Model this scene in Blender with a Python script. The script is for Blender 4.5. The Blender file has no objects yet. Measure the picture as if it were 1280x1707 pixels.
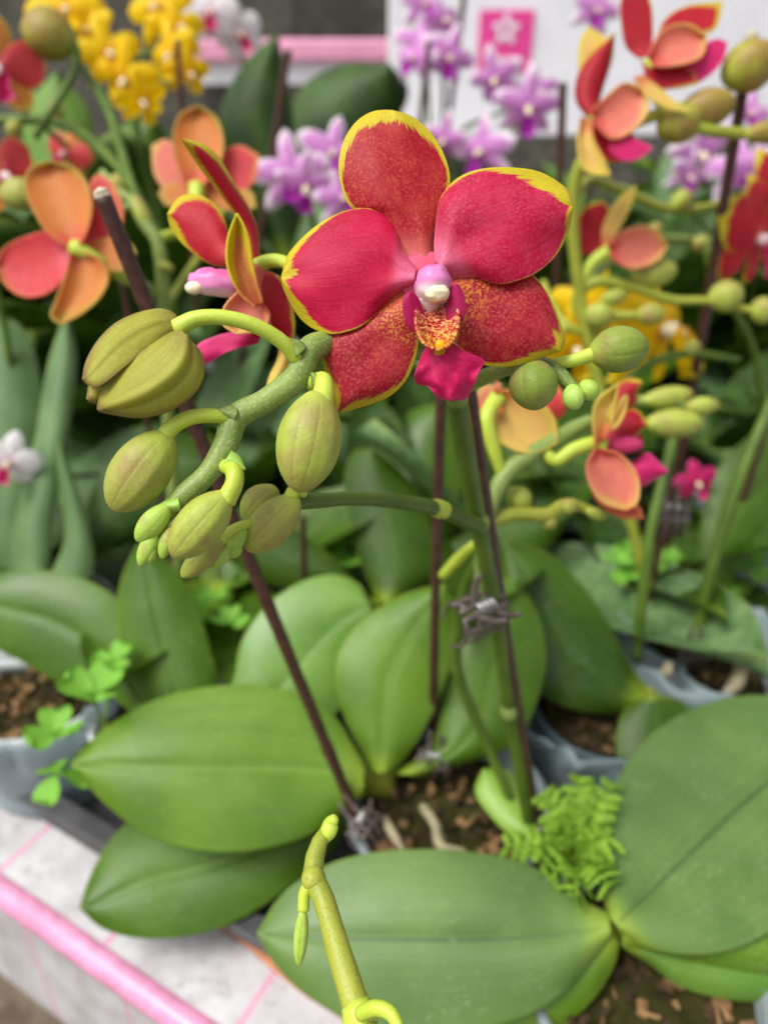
import bpy, math, random
import numpy as np
from mathutils import Vector, Matrix, noise as mnoise

random.seed(7)
scene = bpy.context.scene
COL = scene.collection
R = math.radians

# ------------------------------------------------------------------ camera
CAM_Z = 0.395                      # above the table top
PITCH = R(30)
cam_d = bpy.data.cameras.new('camera')
cam = bpy.data.objects.new('camera', cam_d)
COL.objects.link(cam)
cam.location = (0, 0, CAM_Z)
cam.rotation_euler = (R(90) - PITCH, 0, 0)
cam_d.sensor_fit = 'VERTICAL'
cam_d.sensor_height = 36
cam_d.lens = 27.0
cam_d.clip_start = 0.005
cam_d.clip_end = 100
cam_d.dof.use_dof = True
cam_d.dof.focus_distance = 0.176
cam_d.dof.aperture_fstop = 27.0 / 3.2
scene.camera = cam

# ------------------------------------------------------------------ world and sun (overcast, under a bright sky)
SUN_EL, SUN_AZ = R(58), R(238)
w = bpy.data.worlds.new('World')
scene.world = w
w.use_nodes = True
wn = w.node_tree
wn.nodes.clear()
sky = wn.nodes.new('ShaderNodeTexSky')
sky.sky_type = 'NISHITA'
sky.sun_disc = False
sky.sun_elevation = SUN_EL
sky.sun_rotation = SUN_AZ
sky.dust_density = 6.0
sky.air_density = 1.0
sky.ozone_density = 1.0
hs = wn.nodes.new('ShaderNodeHueSaturation')
hs.inputs['Saturation'].default_value = 0.22
bgn = wn.nodes.new('ShaderNodeBackground')
bgn.inputs['Strength'].default_value = 0.15
wo = wn.nodes.new('ShaderNodeOutputWorld')
wn.links.new(sky.outputs[0], hs.inputs['Color'])
wn.links.new(hs.outputs[0], bgn.inputs['Color'])
wn.links.new(bgn.outputs[0], wo.inputs['Surface'])
sun_d = bpy.data.lights.new('sun', 'SUN')
sun_d.energy = 1.5
sun_d.angle = R(22)
sun_d.color = (1.0, 0.965, 0.9)
sun = bpy.data.objects.new('sun', sun_d)
COL.objects.link(sun)
sun.location = (0, 0, 3)
sdir = Vector((math.sin(SUN_AZ) * math.cos(SUN_EL), math.cos(SUN_AZ) * math.cos(SUN_EL), math.sin(SUN_EL)))
sun.rotation_euler = sdir.to_track_quat('Z', 'Y').to_euler()

vs = scene.view_settings
vs.view_transform = 'Standard'
vs.look = 'None'
vs.exposure = 0.4
vs.gamma = 1.0
vs.use_curve_mapping = False

# ------------------------------------------------------------------ pixel -> place
F = 1280.0
SP, CP = math.sin(PITCH), math.cos(PITCH)


def P(px, py, d):
    """point on the ray of a photo pixel at depth d (metres along the optical axis)"""
    a = (px - 640) / F
    b = (py - 853.5) / F
    return Vector((a * d, d * (CP - b * SP), CAM_Z - d * (SP + b * CP)))


def Dz(px, py, z):
    b = (py - 853.5) / F
    return (CAM_Z - z) / (SP + b * CP)


def Pz(px, py, z):
    return P(px, py, Dz(px, py, z))


def Py(px, py, y):
    b = (py - 853.5) / F
    return P(px, py, y / (CP - b * SP))


RIM = 0.085                        # height of the leaf bases above the table
POTH = 0.068                       # pot rim height above the table

# ------------------------------------------------------------------ node helpers


class NT:
    def __init__(self, name):
        self.m = bpy.data.materials.new(name)
        self.m.use_nodes = True
        self.t = self.m.node_tree
        self.t.nodes.clear()

    def n(self, ty, **kw):
        nd = self.t.nodes.new('ShaderNode' + ty)
        ins = kw.pop('ins', {})
        for k, v in kw.items():
            setattr(nd, k, v)
        for k, v in ins.items():
            self.set(nd.inputs[k], v)
        return nd

    def set(self, sock, v):
        if isinstance(v, bpy.types.NodeSocket):
            self.t.links.new(v, sock)
        else:
            if isinstance(v, (tuple, list)) and len(v) == 3 and sock.type == 'RGBA':
                v = (*v, 1)
            sock.default_value = v

    def math(self, op, a, b=0.0, c=0.0, clamp=False):
        nd = self.n('Math', operation=op, use_clamp=clamp)
        self.set(nd.inputs[0], a)
        self.set(nd.inputs[1], b)
        self.set(nd.inputs[2], c)
        return nd.outputs[0]

    def ramp(self, x, lo, hi, a=0.0, b=1.0, smooth=True):
        nd = self.n('MapRange', interpolation_type='SMOOTHSTEP' if smooth else 'LINEAR')
        self.set(nd.inputs['Value'], x)
        self.set(nd.inputs['From Min'], lo)
        self.set(nd.inputs['From Max'], hi)
        self.set(nd.inputs['To Min'], a)
        self.set(nd.inputs['To Max'], b)
        return nd.outputs[0]

    def mix(self, f, a, b, mode='MIX'):
        nd = self.n('Mix', data_type='RGBA', blend_type=mode)
        self.set(nd.inputs[0], f)
        self.set(nd.inputs[6], a)
        self.set(nd.inputs[7], b)
        return nd.outputs[2]

    def noise(self, vec=None, scale=5.0, detail=2.0, rough=0.5, dist=0.0):
        nd = self.n('TexNoise', ins={'Scale': scale, 'Detail': detail, 'Roughness': rough, 'Distortion': dist})
        if vec is not None:
            self.set(nd.inputs['Vector'], vec)
        return nd.outputs['Fac']

    def uvvec(self, su, sv, seed=0.0):
        uv = self.n('UVMap', uv_map='UVMap').outputs[0]
        s = self.n('SeparateXYZ', ins={0: uv})
        u, v = s.outputs[0], s.outputs[1]
        rnd = self.n('ObjectInfo').outputs['Random']
        c = self.n('CombineXYZ', ins={0: self.math('MULTIPLY', u, su), 1: self.math('MULTIPLY', v, sv),
                                      2: self.math('MULTIPLY_ADD', rnd, 37.0, seed)})
        return u, v, c.outputs[0]

    def obj(self):
        tc = self.n('TexCoord').outputs['Object']
        rnd = self.n('ObjectInfo').outputs['Random']
        off = self.math('MULTIPLY', rnd, 11.0)
        nd = self.n('VectorMath', operation='ADD')
        self.set(nd.inputs[0], tc)
        self.set(nd.inputs[1], off)
        return nd.outputs[0]

    def attr(self, name):
        return self.n('Attribute', attribute_name=name).outputs['Fac']

    def bump(self, h, strength=0.3, dist=0.001):
        return self.n('Bump', ins={'Height': h, 'Strength': strength, 'Distance': dist}).outputs[0]

    def finish(self, col, rough=0.45, spec=0.5, trans=0.0, tcol=None, normal=None, sss=0.0, extra=None):
        b = self.n('BsdfPrincipled')
        self.set(b.inputs['Base Color'], col)
        self.set(b.inputs['Roughness'], rough)
        self.set(b.inputs['Specular IOR Level'], spec)
        if normal is not None:
            self.set(b.inputs['Normal'], normal)
        if extra:
            for k, v in extra.items():
                self.set(b.inputs[k], v)
        out = b.outputs[0]
        if trans > 0:
            t = self.n('BsdfTranslucent')
            self.set(t.inputs['Color'], tcol if tcol is not None else col)
            mx = self.n('MixShader', ins={0: trans})
            self.t.links.new(out, mx.inputs[1])
            self.t.links.new(t.outputs[0], mx.inputs[2])
            out = mx.outputs[0]
        o = self.n('OutputMaterial')
        self.t.links.new(out, o.inputs['Surface'])
        return self.m


def srgb(r, g, b):
    f = lambda c: c / 12.92 if c <= 0.04045 else ((c + 0.055) / 1.055) ** 2.4
    return (f(r / 255), f(g / 255), f(b / 255))


# ------------------------------------------------------------------ materials
def petal_mat(name, col, mot, base, margin, wtip=2.5, wside=0.7, motamt=0.5, motscale=1400, stripes=0.0, back=None, uneven=0.6, backmix=1.0, vb=(1, 1), u0=0.45, soft=2.2, b1=0.3):
    t = NT(name)
    u, v, vec = t.uvvec(5.0, 48.0, 0.0)
    jag = t.noise(vec, 1.0, 4.0, 0.7, 0.3)
    _, _, vec2 = t.uvvec(0.9, 2.2, 5.0)
    big = t.noise(vec2, 1.3, 1.0)
    edge = t.attr('edge')
    wv = t.ramp(u, u0, 0.95, wside, wtip)
    wv = t.math('MULTIPLY', wv, t.ramp(v, 0.1, 0.9, vb[0], vb[1]))
    wv = t.math('MULTIPLY', wv, t.math('MULTIPLY_ADD', jag, 2.6, -0.3))
    wv = t.math('MULTIPLY', wv, t.ramp(big, 0.5 - 0.2 * uneven - 0.05, 0.72, 1.0 - uneven, 1.0 + uneven, smooth=False))
    wv = t.math('MULTIPLY', wv, t.ramp(u, 0.22, 0.42))
    wv = t.math('MAXIMUM', wv, t.ramp(u, 0.2, 0.5, 0.0, 0.13))
    ov = t.obj()
    fine = t.noise(ov, motscale, 2.0, 0.6)
    m = t.math('MULTIPLY_ADD', t.math('SUBTRACT', wv, edge), soft, t.math('MULTIPLY_ADD', fine, 1.6 if soft > 1 else 0.0, -0.3 if soft > 1 else 0.22), clamp=True)
    mid = t.noise(ov, 90, 2.0)
    _, _, vec3 = t.uvvec(2.0, 60.0, 9.0)
    vein = t.noise(vec3, 1.0, 3.0, 0.55)
    c = t.mix(t.ramp(u, 0.03, b1), base, col)
    blot = t.noise(ov, 260, 3.0, 0.6)
    c = t.mix(t.ramp(blot, 0.35, 0.7, 0.0, 0.3), c, mot)
    c = t.mix(t.ramp(mid, 0.5, 0.75, 0.0, 0.35), c, tuple(x * 0.6 for x in col))
    f = t.math('MULTIPLY', t.ramp(fine, 0.45, 0.68), t.ramp(mid, 0.3, 0.62, 0.35 * motamt, motamt))
    c = t.mix(f, c, mot)
    c = t.mix(t.math('MULTIPLY', t.ramp(vein, 0.5, 0.68), 0.3), c, tuple(x * 0.45 for x in col))
    if stripes > 0:
        _, _, vs_ = t.uvvec(55.0, 20.0, 2.0)
        st = t.noise(vs_, 1.0, 1.0, 0.5, 0.5)
        fs = t.math('MULTIPLY', t.ramp(st, 0.5, 0.62), t.math('MULTIPLY', t.ramp(u, 0.03, 0.1), t.ramp(u, 0.22, 0.42, stripes, 0.0)))
        c = t.mix(fs, c, srgb(226, 160, 60))
    c = t.mix(m, c, t.mix(t.ramp(fine, 0.3, 0.7), margin, tuple(x * 0.86 for x in margin)))
    if back is not None:
        bf = t.n('NewGeometry').outputs['Backfacing']
        c = t.mix(t.math('MULTIPLY', bf, backmix), c, t.mix(t.ramp(u, 0.1, 0.8), base, back))
    h = t.math('ADD', t.math('MULTIPLY', vein, 1.0), t.math('MULTIPLY', fine, 0.35))
    return t.finish(c, rough=0.48, spec=0.24, trans=0.36, tcol=t.mix(1.0, c, (1.25, 1.2, 1.15), 'MULTIPLY'), normal=t.bump(h, 0.2, 0.0005))


YEL = srgb(216, 200, 50)
M_dorsal = petal_mat('petal_dorsal', srgb(172, 16, 44), srgb(208, 90, 64), srgb(226, 130, 130), YEL, 3.3, 0.8, 0.85, vb=(1.35, 0.6), uneven=0.95, b1=0.24)
M_petal = petal_mat('petal_side', srgb(198, 12, 66), srgb(208, 56, 92), srgb(232, 130, 164), YEL, 2.6, 0.2, 0.5, vb=(0.7, 1.25), u0=0.5, uneven=0.95, b1=0.26)
M_petalR = petal_mat('petal_side_right', srgb(196, 18, 70), srgb(212, 82, 106), srgb(232, 136, 168), YEL, 3.0, 0.25, 0.65, vb=(1.25, 0.3), u0=0.5, uneven=0.95, b1=0.26)
M_lowsep = petal_mat('petal_lower', srgb(172, 20, 52), srgb(212, 100, 82), srgb(220, 110, 80), YEL, 1.4, 0.5, 0.75, stripes=0.8, uneven=0.95, b1=0.24)
M_lip = petal_mat('petal_lip', srgb(206, 22, 92), srgb(224, 60, 130), srgb(200, 36, 60), srgb(226, 60, 130), 0.5, 0.2, 0.4)
M_lobe = petal_mat('petal_lobe', srgb(176, 18, 84), srgb(190, 40, 110), srgb(176, 20, 60), srgb(190, 40, 100), 0.2, 0.1, 0.3)
M_sidef = petal_mat('petal_sideflower', srgb(190, 26, 52), srgb(206, 70, 66), srgb(214, 90, 90), YEL, 2.2, 0.6, 0.5, soft=1.2)
M_revers = petal_mat('petal_reverse', srgb(208, 120, 84), srgb(214, 176, 70), srgb(206, 90, 84), YEL, 5.0, 2.6, 0.6, soft=0.55)
M_orange = petal_mat('petal_orange', srgb(216, 132, 70), srgb(208, 160, 80), srgb(218, 84, 88), srgb(200, 184, 90), 4.0, 1.6, 0.4, soft=0.2)
M_coral = petal_mat('petal_coral', srgb(212, 62, 76), srgb(222, 110, 96), srgb(228, 110, 134), srgb(228, 166, 88), 3.0, 1.2, 0.4, soft=0.22)
M_salmon = petal_mat('petal_salmon', srgb(224, 122, 112), srgb(230, 164, 120), srgb(212, 62, 78), srgb(230, 196, 112), 4.0, 1.6, 0.5, soft=0.22)
M_yrev = petal_mat('petal_yellow_reverse', srgb(228, 200, 110), srgb(228, 160, 110), srgb(216, 104, 80), srgb(226, 210, 100), 4.0, 2.0, 0.4, soft=0.25)
M_darkred = petal_mat('petal_darkred', srgb(172, 24, 46), srgb(196, 60, 56), srgb(206, 70, 84), YEL, 1.2, 0.3, 0.4, soft=0.8)
M_mag = petal_mat('petal_magenta', srgb(212, 40, 112), srgb(220, 70, 140), srgb(190, 30, 70), srgb(226, 90, 150), 0.8, 0.4, 0.3)
M_yel = petal_mat('petal_yellow', srgb(244, 206, 14), srgb(234, 184, 10), srgb(220, 150, 20), srgb(246, 220, 40), 1.0, 0.5, 0.3)
M_pur = petal_mat('petal_purple', srgb(216, 132, 212), srgb(238, 200, 234), srgb(196, 84, 196), srgb(246, 232, 246), 6.0, 2.0, 0.6, motscale=300, soft=0.4)
M_purlip = petal_mat('petal_purple_lip', srgb(188, 44, 184), srgb(206, 90, 206), srgb(224, 180, 226), srgb(206, 100, 210), 0.5, 0.3, 0.4)
M_white = petal_mat('petal_white', srgb(236, 230, 236), srgb(240, 236, 240), srgb(214, 150, 190), srgb(244, 242, 244), 0.6, 0.3, 0.2)


def leaf_mat(name, col, light, mid, midamt=0.5, rough=0.36, trans=0.2, spec=0.5):
    t = NT(name)
    u, v, vec = t.uvvec(1.2, 70.0, 0.0)
    vein = t.noise(vec, 1.0, 3.0, 0.6)
    ov = t.obj()
    big = t.noise(ov, 22, 2.0)
    spots = t.noise(ov, 210, 3.0, 0.65)
    edge = t.attr('edge')
    c = t.mix(t.ramp(big, 0.32, 0.68), col, light)
    c = t.mix(t.math('MULTIPLY', t.ramp(vein, 0.4, 0.66), 0.22), c, tuple(x * 0.55 for x in col))
    c = t.mix(t.math('MULTIPLY', t.ramp(spots, 0.56, 0.74), 0.16), c, tuple(min(1, x * 1.7 + 0.03) for x in light))
    c = t.mix(t.math('MULTIPLY', t.ramp(u, 0.0, 0.14, 1.0, 0.0), 0.6), c, srgb(166, 190, 50))
    mr = t.math('ABSOLUTE', t.math('SUBTRACT', v, 0.5))
    mw = t.ramp(mr, 0.004, 0.02, 1.0, 0.0)
    c = t.mix(t.math('MULTIPLY', mw, midamt), c, mid)
    c = t.mix(t.ramp(edge, 0.2, 1.1, 0.3, 0.0), c, srgb(168, 190, 70))
    dust = t.noise(ov, 600, 3.0, 0.7)
    patch = t.noise(ov, 38, 3.0, 0.6)
    c = t.mix(t.math('MULTIPLY', t.ramp(dust, 0.56, 0.7), t.ramp(patch, 0.4, 0.66, 0.05, 0.5)), c, srgb(170, 180, 140))
    scr = t.noise(t.uvvec(5.0, 14.0, 21.0)[2], 3.0, 4.0, 0.75)
    c = t.mix(t.ramp(scr, 0.62, 0.74, 0.0, 0.3), c, srgb(120, 120, 60))
    h = t.math('ADD', t.math('MULTIPLY', vein, 0.8), t.math('MULTIPLY', spots, 0.5))
    rg = t.math('ADD', t.ramp(big, 0.3, 0.7, rough - 0.04, rough + 0.1), t.ramp(patch, 0.45, 0.7, 0.0, 0.14))
    return t.finish(c, rough=rg, spec=spec, trans=trans, tcol=t.mix(1.0, c, (1.25, 1.3, 0.6), 'MULTIPLY'), normal=t.bump(h, 0.22, 0.0006))


M_leafA = leaf_mat('leaf_bright', srgb(80, 118, 22), srgb(102, 140, 32), srgb(134, 162, 72), 0.28, spec=0.45)
M_leafA2 = leaf_mat('leaf_mid', srgb(64, 100, 12), srgb(82, 118, 20), srgb(114, 146, 52), 0.4, spec=0.38)
M_leafB = leaf_mat('leaf_bluegreen', srgb(84, 118, 52), srgb(102, 136, 62), srgb(42, 72, 28), 0.7, 0.42, spec=0.6)
M_leafD = leaf_mat('leaf_dark', srgb(48, 80, 10), srgb(66, 98, 16), srgb(88, 122, 36), 0.3, spec=0.35)
M_leafP = leaf_mat('leaf_pale', srgb(92, 136, 46), srgb(112, 152, 60), srgb(66, 100, 38), 0.5, spec=0.42)
M_leafY = leaf_mat('leaf_young', srgb(126, 168, 54), srgb(146, 182, 70), srgb(100, 146, 44), 0.4)
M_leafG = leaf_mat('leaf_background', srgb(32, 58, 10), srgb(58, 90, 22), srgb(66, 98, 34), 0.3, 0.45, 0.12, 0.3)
M_leafG2 = leaf_mat('leaf_background_grey', srgb(84, 116, 68), srgb(110, 142, 90), srgb(76, 104, 58), 0.3, 0.48, 0.15, 0.35)


def stem_mat(name, col, light, spot):
    t = NT(name)
    ov = t.obj()
    a = t.noise(ov, 60, 2.0)
    sp = t.noise(ov, 1500, 2.0, 0.6)
    c = t.mix(t.ramp(a, 0.35, 0.65), col, light)
    c = t.mix(t.math('MULTIPLY', t.ramp(sp, 0.52, 0.66), 0.55), c, spot)
    return t.finish(c, rough=0.45, spec=0.4, trans=0.05, normal=t.bump(sp, 0.25, 0.0004),
                    extra={'Subsurface Weight': 0.15, 'Subsurface Radius': (0.004, 0.004, 0.001), 'Subsurface Scale': 0.5})


M_stem = stem_mat('stem_green', srgb(112, 136, 62), srgb(132, 152, 74), srgb(172, 186, 120))
M_stemD = stem_mat('stem_dark', srgb(66, 94, 22), srgb(86, 112, 32), srgb(112, 134, 56))
M_ped = stem_mat('stalk_lime', srgb(172, 192, 60), srgb(186, 204, 74), srgb(196, 212, 100))
M_stemY = stem_mat('stem_yellowgreen', srgb(142, 154, 50), srgb(158, 164, 58), srgb(136, 120, 56))
M_tip = stem_mat('stem_tip', srgb(146, 186, 76), srgb(164, 200, 90), srgb(186, 212, 120))


def bud_mat(name, a, b, groove):
    t = NT(name)
    ov = t.obj()
    n1 = t.noise(ov, 75, 2.0)
    sp = t.noise(ov, 1300, 2.0, 0.6)
    n3 = t.noise(ov, 350, 2.0)
    g = t.attr('groove')
    tt = t.attr('tt')
    c = t.mix(t.ramp(n1, 0.35, 0.65), a, b)
    c = t.mix(t.math('MULTIPLY', t.ramp(sp, 0.5, 0.68), 0.16), c, tuple(min(1, x * 1.4) for x in a))
    ridge = t.noise(t.n('VectorMath', operation='MULTIPLY', ins={0: ov, 1: (1.0, 1.0, 1.0)}).outputs[0], 130, 2.0, 0.5)
    c = t.mix(t.ramp(ridge, 0.5, 0.7, 0.0, 0.45), c, srgb(150, 116, 78))
    c = t.mix(t.math('MULTIPLY', t.ramp(n3, 0.5, 0.7), 0.2), c, groove)
    c = t.mix(t.ramp(tt, 0.0, 0.2, 0.45, 0.0), c, srgb(176, 190, 76))
    c = t.mix(t.math('MULTIPLY', t.ramp(g, 0.3, 1.0), 0.5), c, groove)
    h = t.math('ADD', sp, t.math('MULTIPLY', n3, 0.6))
    return t.finish(c, rough=0.5, spec=0.35, normal=t.bump(h, 0.3, 0.0005),
                    extra={'Subsurface Weight': 0.15, 'Subsurface Radius': (0.004, 0.004, 0.001), 'Subsurface Scale': 0.5})


M_budbig = bud_mat('bud_olive', srgb(148, 146, 52), srgb(142, 120, 52), srgb(112, 74, 60))
M_budsep = petal_mat('bud_sepal', srgb(172, 172, 62), srgb(186, 188, 98), srgb(150, 136, 66), srgb(150, 122, 76), 1.1, 0.8, 0.5, uneven=0.3, motscale=1300, soft=0.9)
M_budin = bud_mat('bud_inside', srgb(104, 62, 58), srgb(120, 84, 66), srgb(80, 44, 44))
M_bud = bud_mat('bud_green', srgb(156, 170, 68), srgb(150, 150, 70), srgb(122, 98, 66))
M_budg = bud_mat('bud_fresh', srgb(112, 134, 48), srgb(126, 140, 56), srgb(80, 92, 34))
M_budlime = bud_mat('bud_lime', srgb(150, 184, 70), srgb(160, 188, 80), srgb(110, 140, 50))


def simple(name, col, rough=0.5, spec=0.5, var=0.25, scale=120, bump=0.2, trans=0.0, extra=None, bd=0.0006):
    t = NT(name)
    ov = t.obj()
    a = t.noise(ov, scale, 4.0, 0.6)
    b = t.noise(ov, scale * 0.15, 2.0)
    c = t.mix(t.ramp(a, 0.3, 0.7), tuple(x * (1 - var) for x in col), tuple(min(1, x * (1 + var)) for x in col))
    c = t.mix(t.ramp(b, 0.3, 0.7, 0.0, var), c, tuple(x * 0.6 for x in col))
    return t.finish(c, rough=t.ramp(a, 0.3, 0.7, rough - 0.07, rough + 0.07), spec=spec, trans=trans, normal=t.bump(a, bump, bd), extra=extra)


M_stake = simple('stake_brown', srgb(74, 46, 38), 0.42, 0.45, 0.35, 300)
M_cut = simple('stake_cut_wood', srgb(196, 186, 160), 0.7, 0.2, 0.3, 900)
M_clip = simple('clip_plastic', srgb(112, 98, 92), 0.16, 0.9, 0.3, 200, 0.1, 0.2)
M_spring = simple('clip_metal', srgb(196, 196, 196), 0.28, 0.6, 0.1, 200, 0.05, extra={'Metallic': 0.85})
M_bark = simple('bark_chip', srgb(68, 52, 34), 0.85, 0.2, 0.5, 160, 0.6)
M_barkL = simple('bark_pale', srgb(136, 106, 72), 0.8, 0.2, 0.35, 160, 0.5)
M_moss = simple('moss_fill', srgb(58, 56, 28), 0.95, 0.1, 0.6, 90, 0.8, bd=0.004)
M_root = simple('air_root', srgb(156, 146, 116), 0.6, 0.3, 0.25, 120)
M_pot = simple('pot_plastic', srgb(150, 162, 166), 0.32, 0.5, 0.12, 30, 0.1, 0.3)
M_potT = simple('pot_teal', srgb(78, 98, 102), 0.35, 0.5, 0.15, 30, 0.1, 0.15)
M_potB = simple('pot_blue', srgb(222, 228, 228), 0.32, 0.5, 0.1, 30, 0.1, 0.4)
M_tray = simple('tray_plastic', srgb(70, 70, 72), 0.5, 0.4, 0.2, 60, 0.2)
M_weed = simple('weed_green', srgb(142, 184, 58), 0.55, 0.3, 0.25, 200, 0.3, 0.3)
M_clover = simple('clover_green', srgb(128, 186, 66), 0.55, 0.3, 0.2, 120, 0.2, 0.3)
M_cord = simple('cord_orange', srgb(176, 116, 78), 0.6, 0.3, 0.2, 300)
M_pink = simple('pink_band', srgb(214, 142, 176), 0.25, 0.5, 0.16, 60, 0.12)
M_ground = simple('ground_dirt', srgb(110, 98, 84), 0.95, 0.1, 0.4, 40, 0.6, bd=0.01)
M_board = simple('board_white', srgb(226, 226, 230), 0.5, 0.4, 0.04, 12, 0.05)
M_boardpink = simple('board_pink', srgb(222, 66, 146), 0.5, 0.4, 0.06, 30, 0.05)
M_strip = simple('bench_pink_strip', srgb(232, 160, 190), 0.5, 0.4, 0.1, 12, 0.05)
M_net = simple('shade_net', srgb(96, 94, 86), 0.9, 0.1, 0.4, 25, 0.4)
M_post = simple('post_dark', srgb(60, 56, 52), 0.6, 0.3, 0.3, 40, 0.2)
M_core = simple('flower_core_pink', srgb(200, 76, 108), 0.5, 0.3, 0.1, 300, 0.1, 0.1)
M_anther = simple('column_white', srgb(236, 226, 190), 0.4, 0.4, 0.08, 500, 0.15, 0.1)


def column_mat():
    t = NT('column_mauve')
    v = t.attr('tt')
    n = t.noise(t.obj(), 300, 2.0)
    v = t.math('ADD', v, t.math('MULTIPLY', t.math('SUBTRACT', n, 0.5), 0.25))
    c = t.mix(t.ramp(v, 0.25, 0.5), srgb(236, 214, 214), srgb(222, 132, 188))
    c = t.mix(t.ramp(v, 0.75, 1.0), c, srgb(214, 100, 160))
    return t.finish(c, rough=0.38, spec=0.45, trans=0.12, extra={'Subsurface Weight': 0.2, 'Subsurface Radius': (0.004, 0.002, 0.002), 'Subsurface Scale': 0.4})


M_column = column_mat()


def sleeve_mat():
    t = NT('sleeve_film')
    n = t.noise(t.obj(), 40, 3.0, 0.6)
    c = t.mix(n, srgb(150, 180, 190), srgb(214, 224, 226))
    b = t.n('BsdfPrincipled', ins={'Roughness': 0.28, 'Specular IOR Level': 0.5})
    t.set(b.inputs['Base Color'], c)
    t.set(b.inputs['Normal'], t.bump(n, 0.4, 0.003))
    tl = t.n('BsdfTranslucent')
    t.set(tl.inputs['Color'], c)
    tp = t.n('BsdfTransparent')
    m1 = t.n('MixShader', ins={0: 0.35})
    t.t.links.new(b.outputs[0], m1.inputs[1])
    t.t.links.new(tl.outputs[0], m1.inputs[2])
    m2 = t.n('MixShader', ins={0: 0.3})
    t.t.links.new(m1.outputs[0], m2.inputs[1])
    t.t.links.new(tp.outputs[0], m2.inputs[2])
    o = t.n('OutputMaterial')
    t.t.links.new(m2.outputs[0], o.inputs['Surface'])
    return t.m


M_sleeve = sleeve_mat()


def throat_mat():
    t = NT('throat_striped')
    u, v, vec = t.uvvec(26.0, 9.0, 1.0)
    s = t.noise(vec, 1.0, 2.0, 0.6, 1.2)
    c = t.mix(t.ramp(u, 0.0, 0.9), srgb(226, 150, 120), srgb(232, 176, 50))
    c = t.mix(t.ramp(s, 0.44, 0.52), c, srgb(150, 14, 20))
    return t.finish(c, rough=0.4, spec=0.4, trans=0.1)


M_throat = throat_mat()


def cloth_mat():
    t = NT('table_cover_print')
    ov = t.n('TexCoord').outputs['Object']
    s = t.n('SeparateXYZ', ins={0: ov})
    x, y = s.outputs[0], s.outputs[1]
    a = t.noise(ov, 26, 4.0, 0.65)
    b = t.noise(ov, 170, 4.0, 0.6)
    c = t.mix(t.ramp(a, 0.36, 0.7), srgb(196, 195, 197), srgb(170, 167, 168))
    c = t.mix(t.math('MULTIPLY', t.ramp(b, 0.52, 0.72), 0.5), c, srgb(132, 126, 122))
    wob = t.math('MULTIPLY', t.math('SUBTRACT', t.noise(ov, 60, 1.0), 0.5), 0.002)
    fx = t.math('ABSOLUTE', t.math('SUBTRACT', t.math('FRACT', t.math('DIVIDE', t.math('ADD', t.math('ADD', x, wob), 0.030), 0.085)), 0.5))
    l1 = t.ramp(fx, 0.012, 0.03, 1.0, 0.0)
    fy = t.math('ABSOLUTE', t.math('SUBTRACT', t.math('FRACT', t.math('DIVIDE', t.math('ADD', y, 0.075), 0.15)), 0.5))
    l2 = t.ramp(fy, 0.012, 0.022, 1.0, 0.0)
    ln = t.math('MULTIPLY', t.math('MAXIMUM', l1, l2), 0.75)
    c = t.mix(ln, c, srgb(206, 140, 172))
    return t.finish(c, rough=0.5, spec=0.3, normal=t.bump(a, 0.3, 0.004))


M_cloth = cloth_mat()

# ------------------------------------------------------------------ object helpers


def mesh_obj(name, verts, faces, mat, parent=None, uv=None, attrs=None, thick=0.0, smooth=True, at=None):
    """verts are world coordinates; the object's origin goes to its middle (or to 'at')"""
    V = np.array([tuple(v) for v in verts], dtype=np.float64)
    c = V.mean(axis=0) if at is None else np.array(tuple(at))
    me = bpy.data.meshes.new(name)
    me.from_pydata((V - c).tolist(), [], faces)
    if uv is not None:
        lay = me.uv_layers.new(name='UVMap')
        li = np.zeros(len(me.loops), dtype=np.int32)
        me.loops.foreach_get('vertex_index', li)
        lay.data.foreach_set('uv', np.array(uv, dtype=np.float32)[li].ravel())
    for k, a in (attrs or {}).items():
        at_ = me.attributes.new(k, 'FLOAT', 'POINT')
        at_.data.foreach_set('value', np.array(a, dtype=np.float32))
    if smooth:
        me.polygons.foreach_set('use_smooth', [True] * len(me.polygons))
    me.materials.append(mat)
    o = bpy.data.objects.new(name, me)
    COL.objects.link(o)
    c = Vector(c)
    if parent is not None:
        o.parent = parent
        o.location = c - wloc(parent)
    else:
        o.location = c
    if thick:
        s = o.modifiers.new('thickness', 'SOLIDIFY')
        s.thickness = thick
        s.offset = 0
    return o


def wloc(o):
    v = Vector(o.location)
    while o.parent is not None:
        o = o.parent
        v = v + Vector(o.location)
    return v


def tag(o, label, cat, group=None):
    o['label'] = label
    o['category'] = cat
    if group:
        o['group'] = group
    return o


def thing(name, label, cat, loc, group=None):
    o = bpy.data.objects.new(name, None)
    o.empty_display_size = 0.02
    COL.objects.link(o)
    o.location = loc
    return tag(o, label, cat, group)


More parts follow.
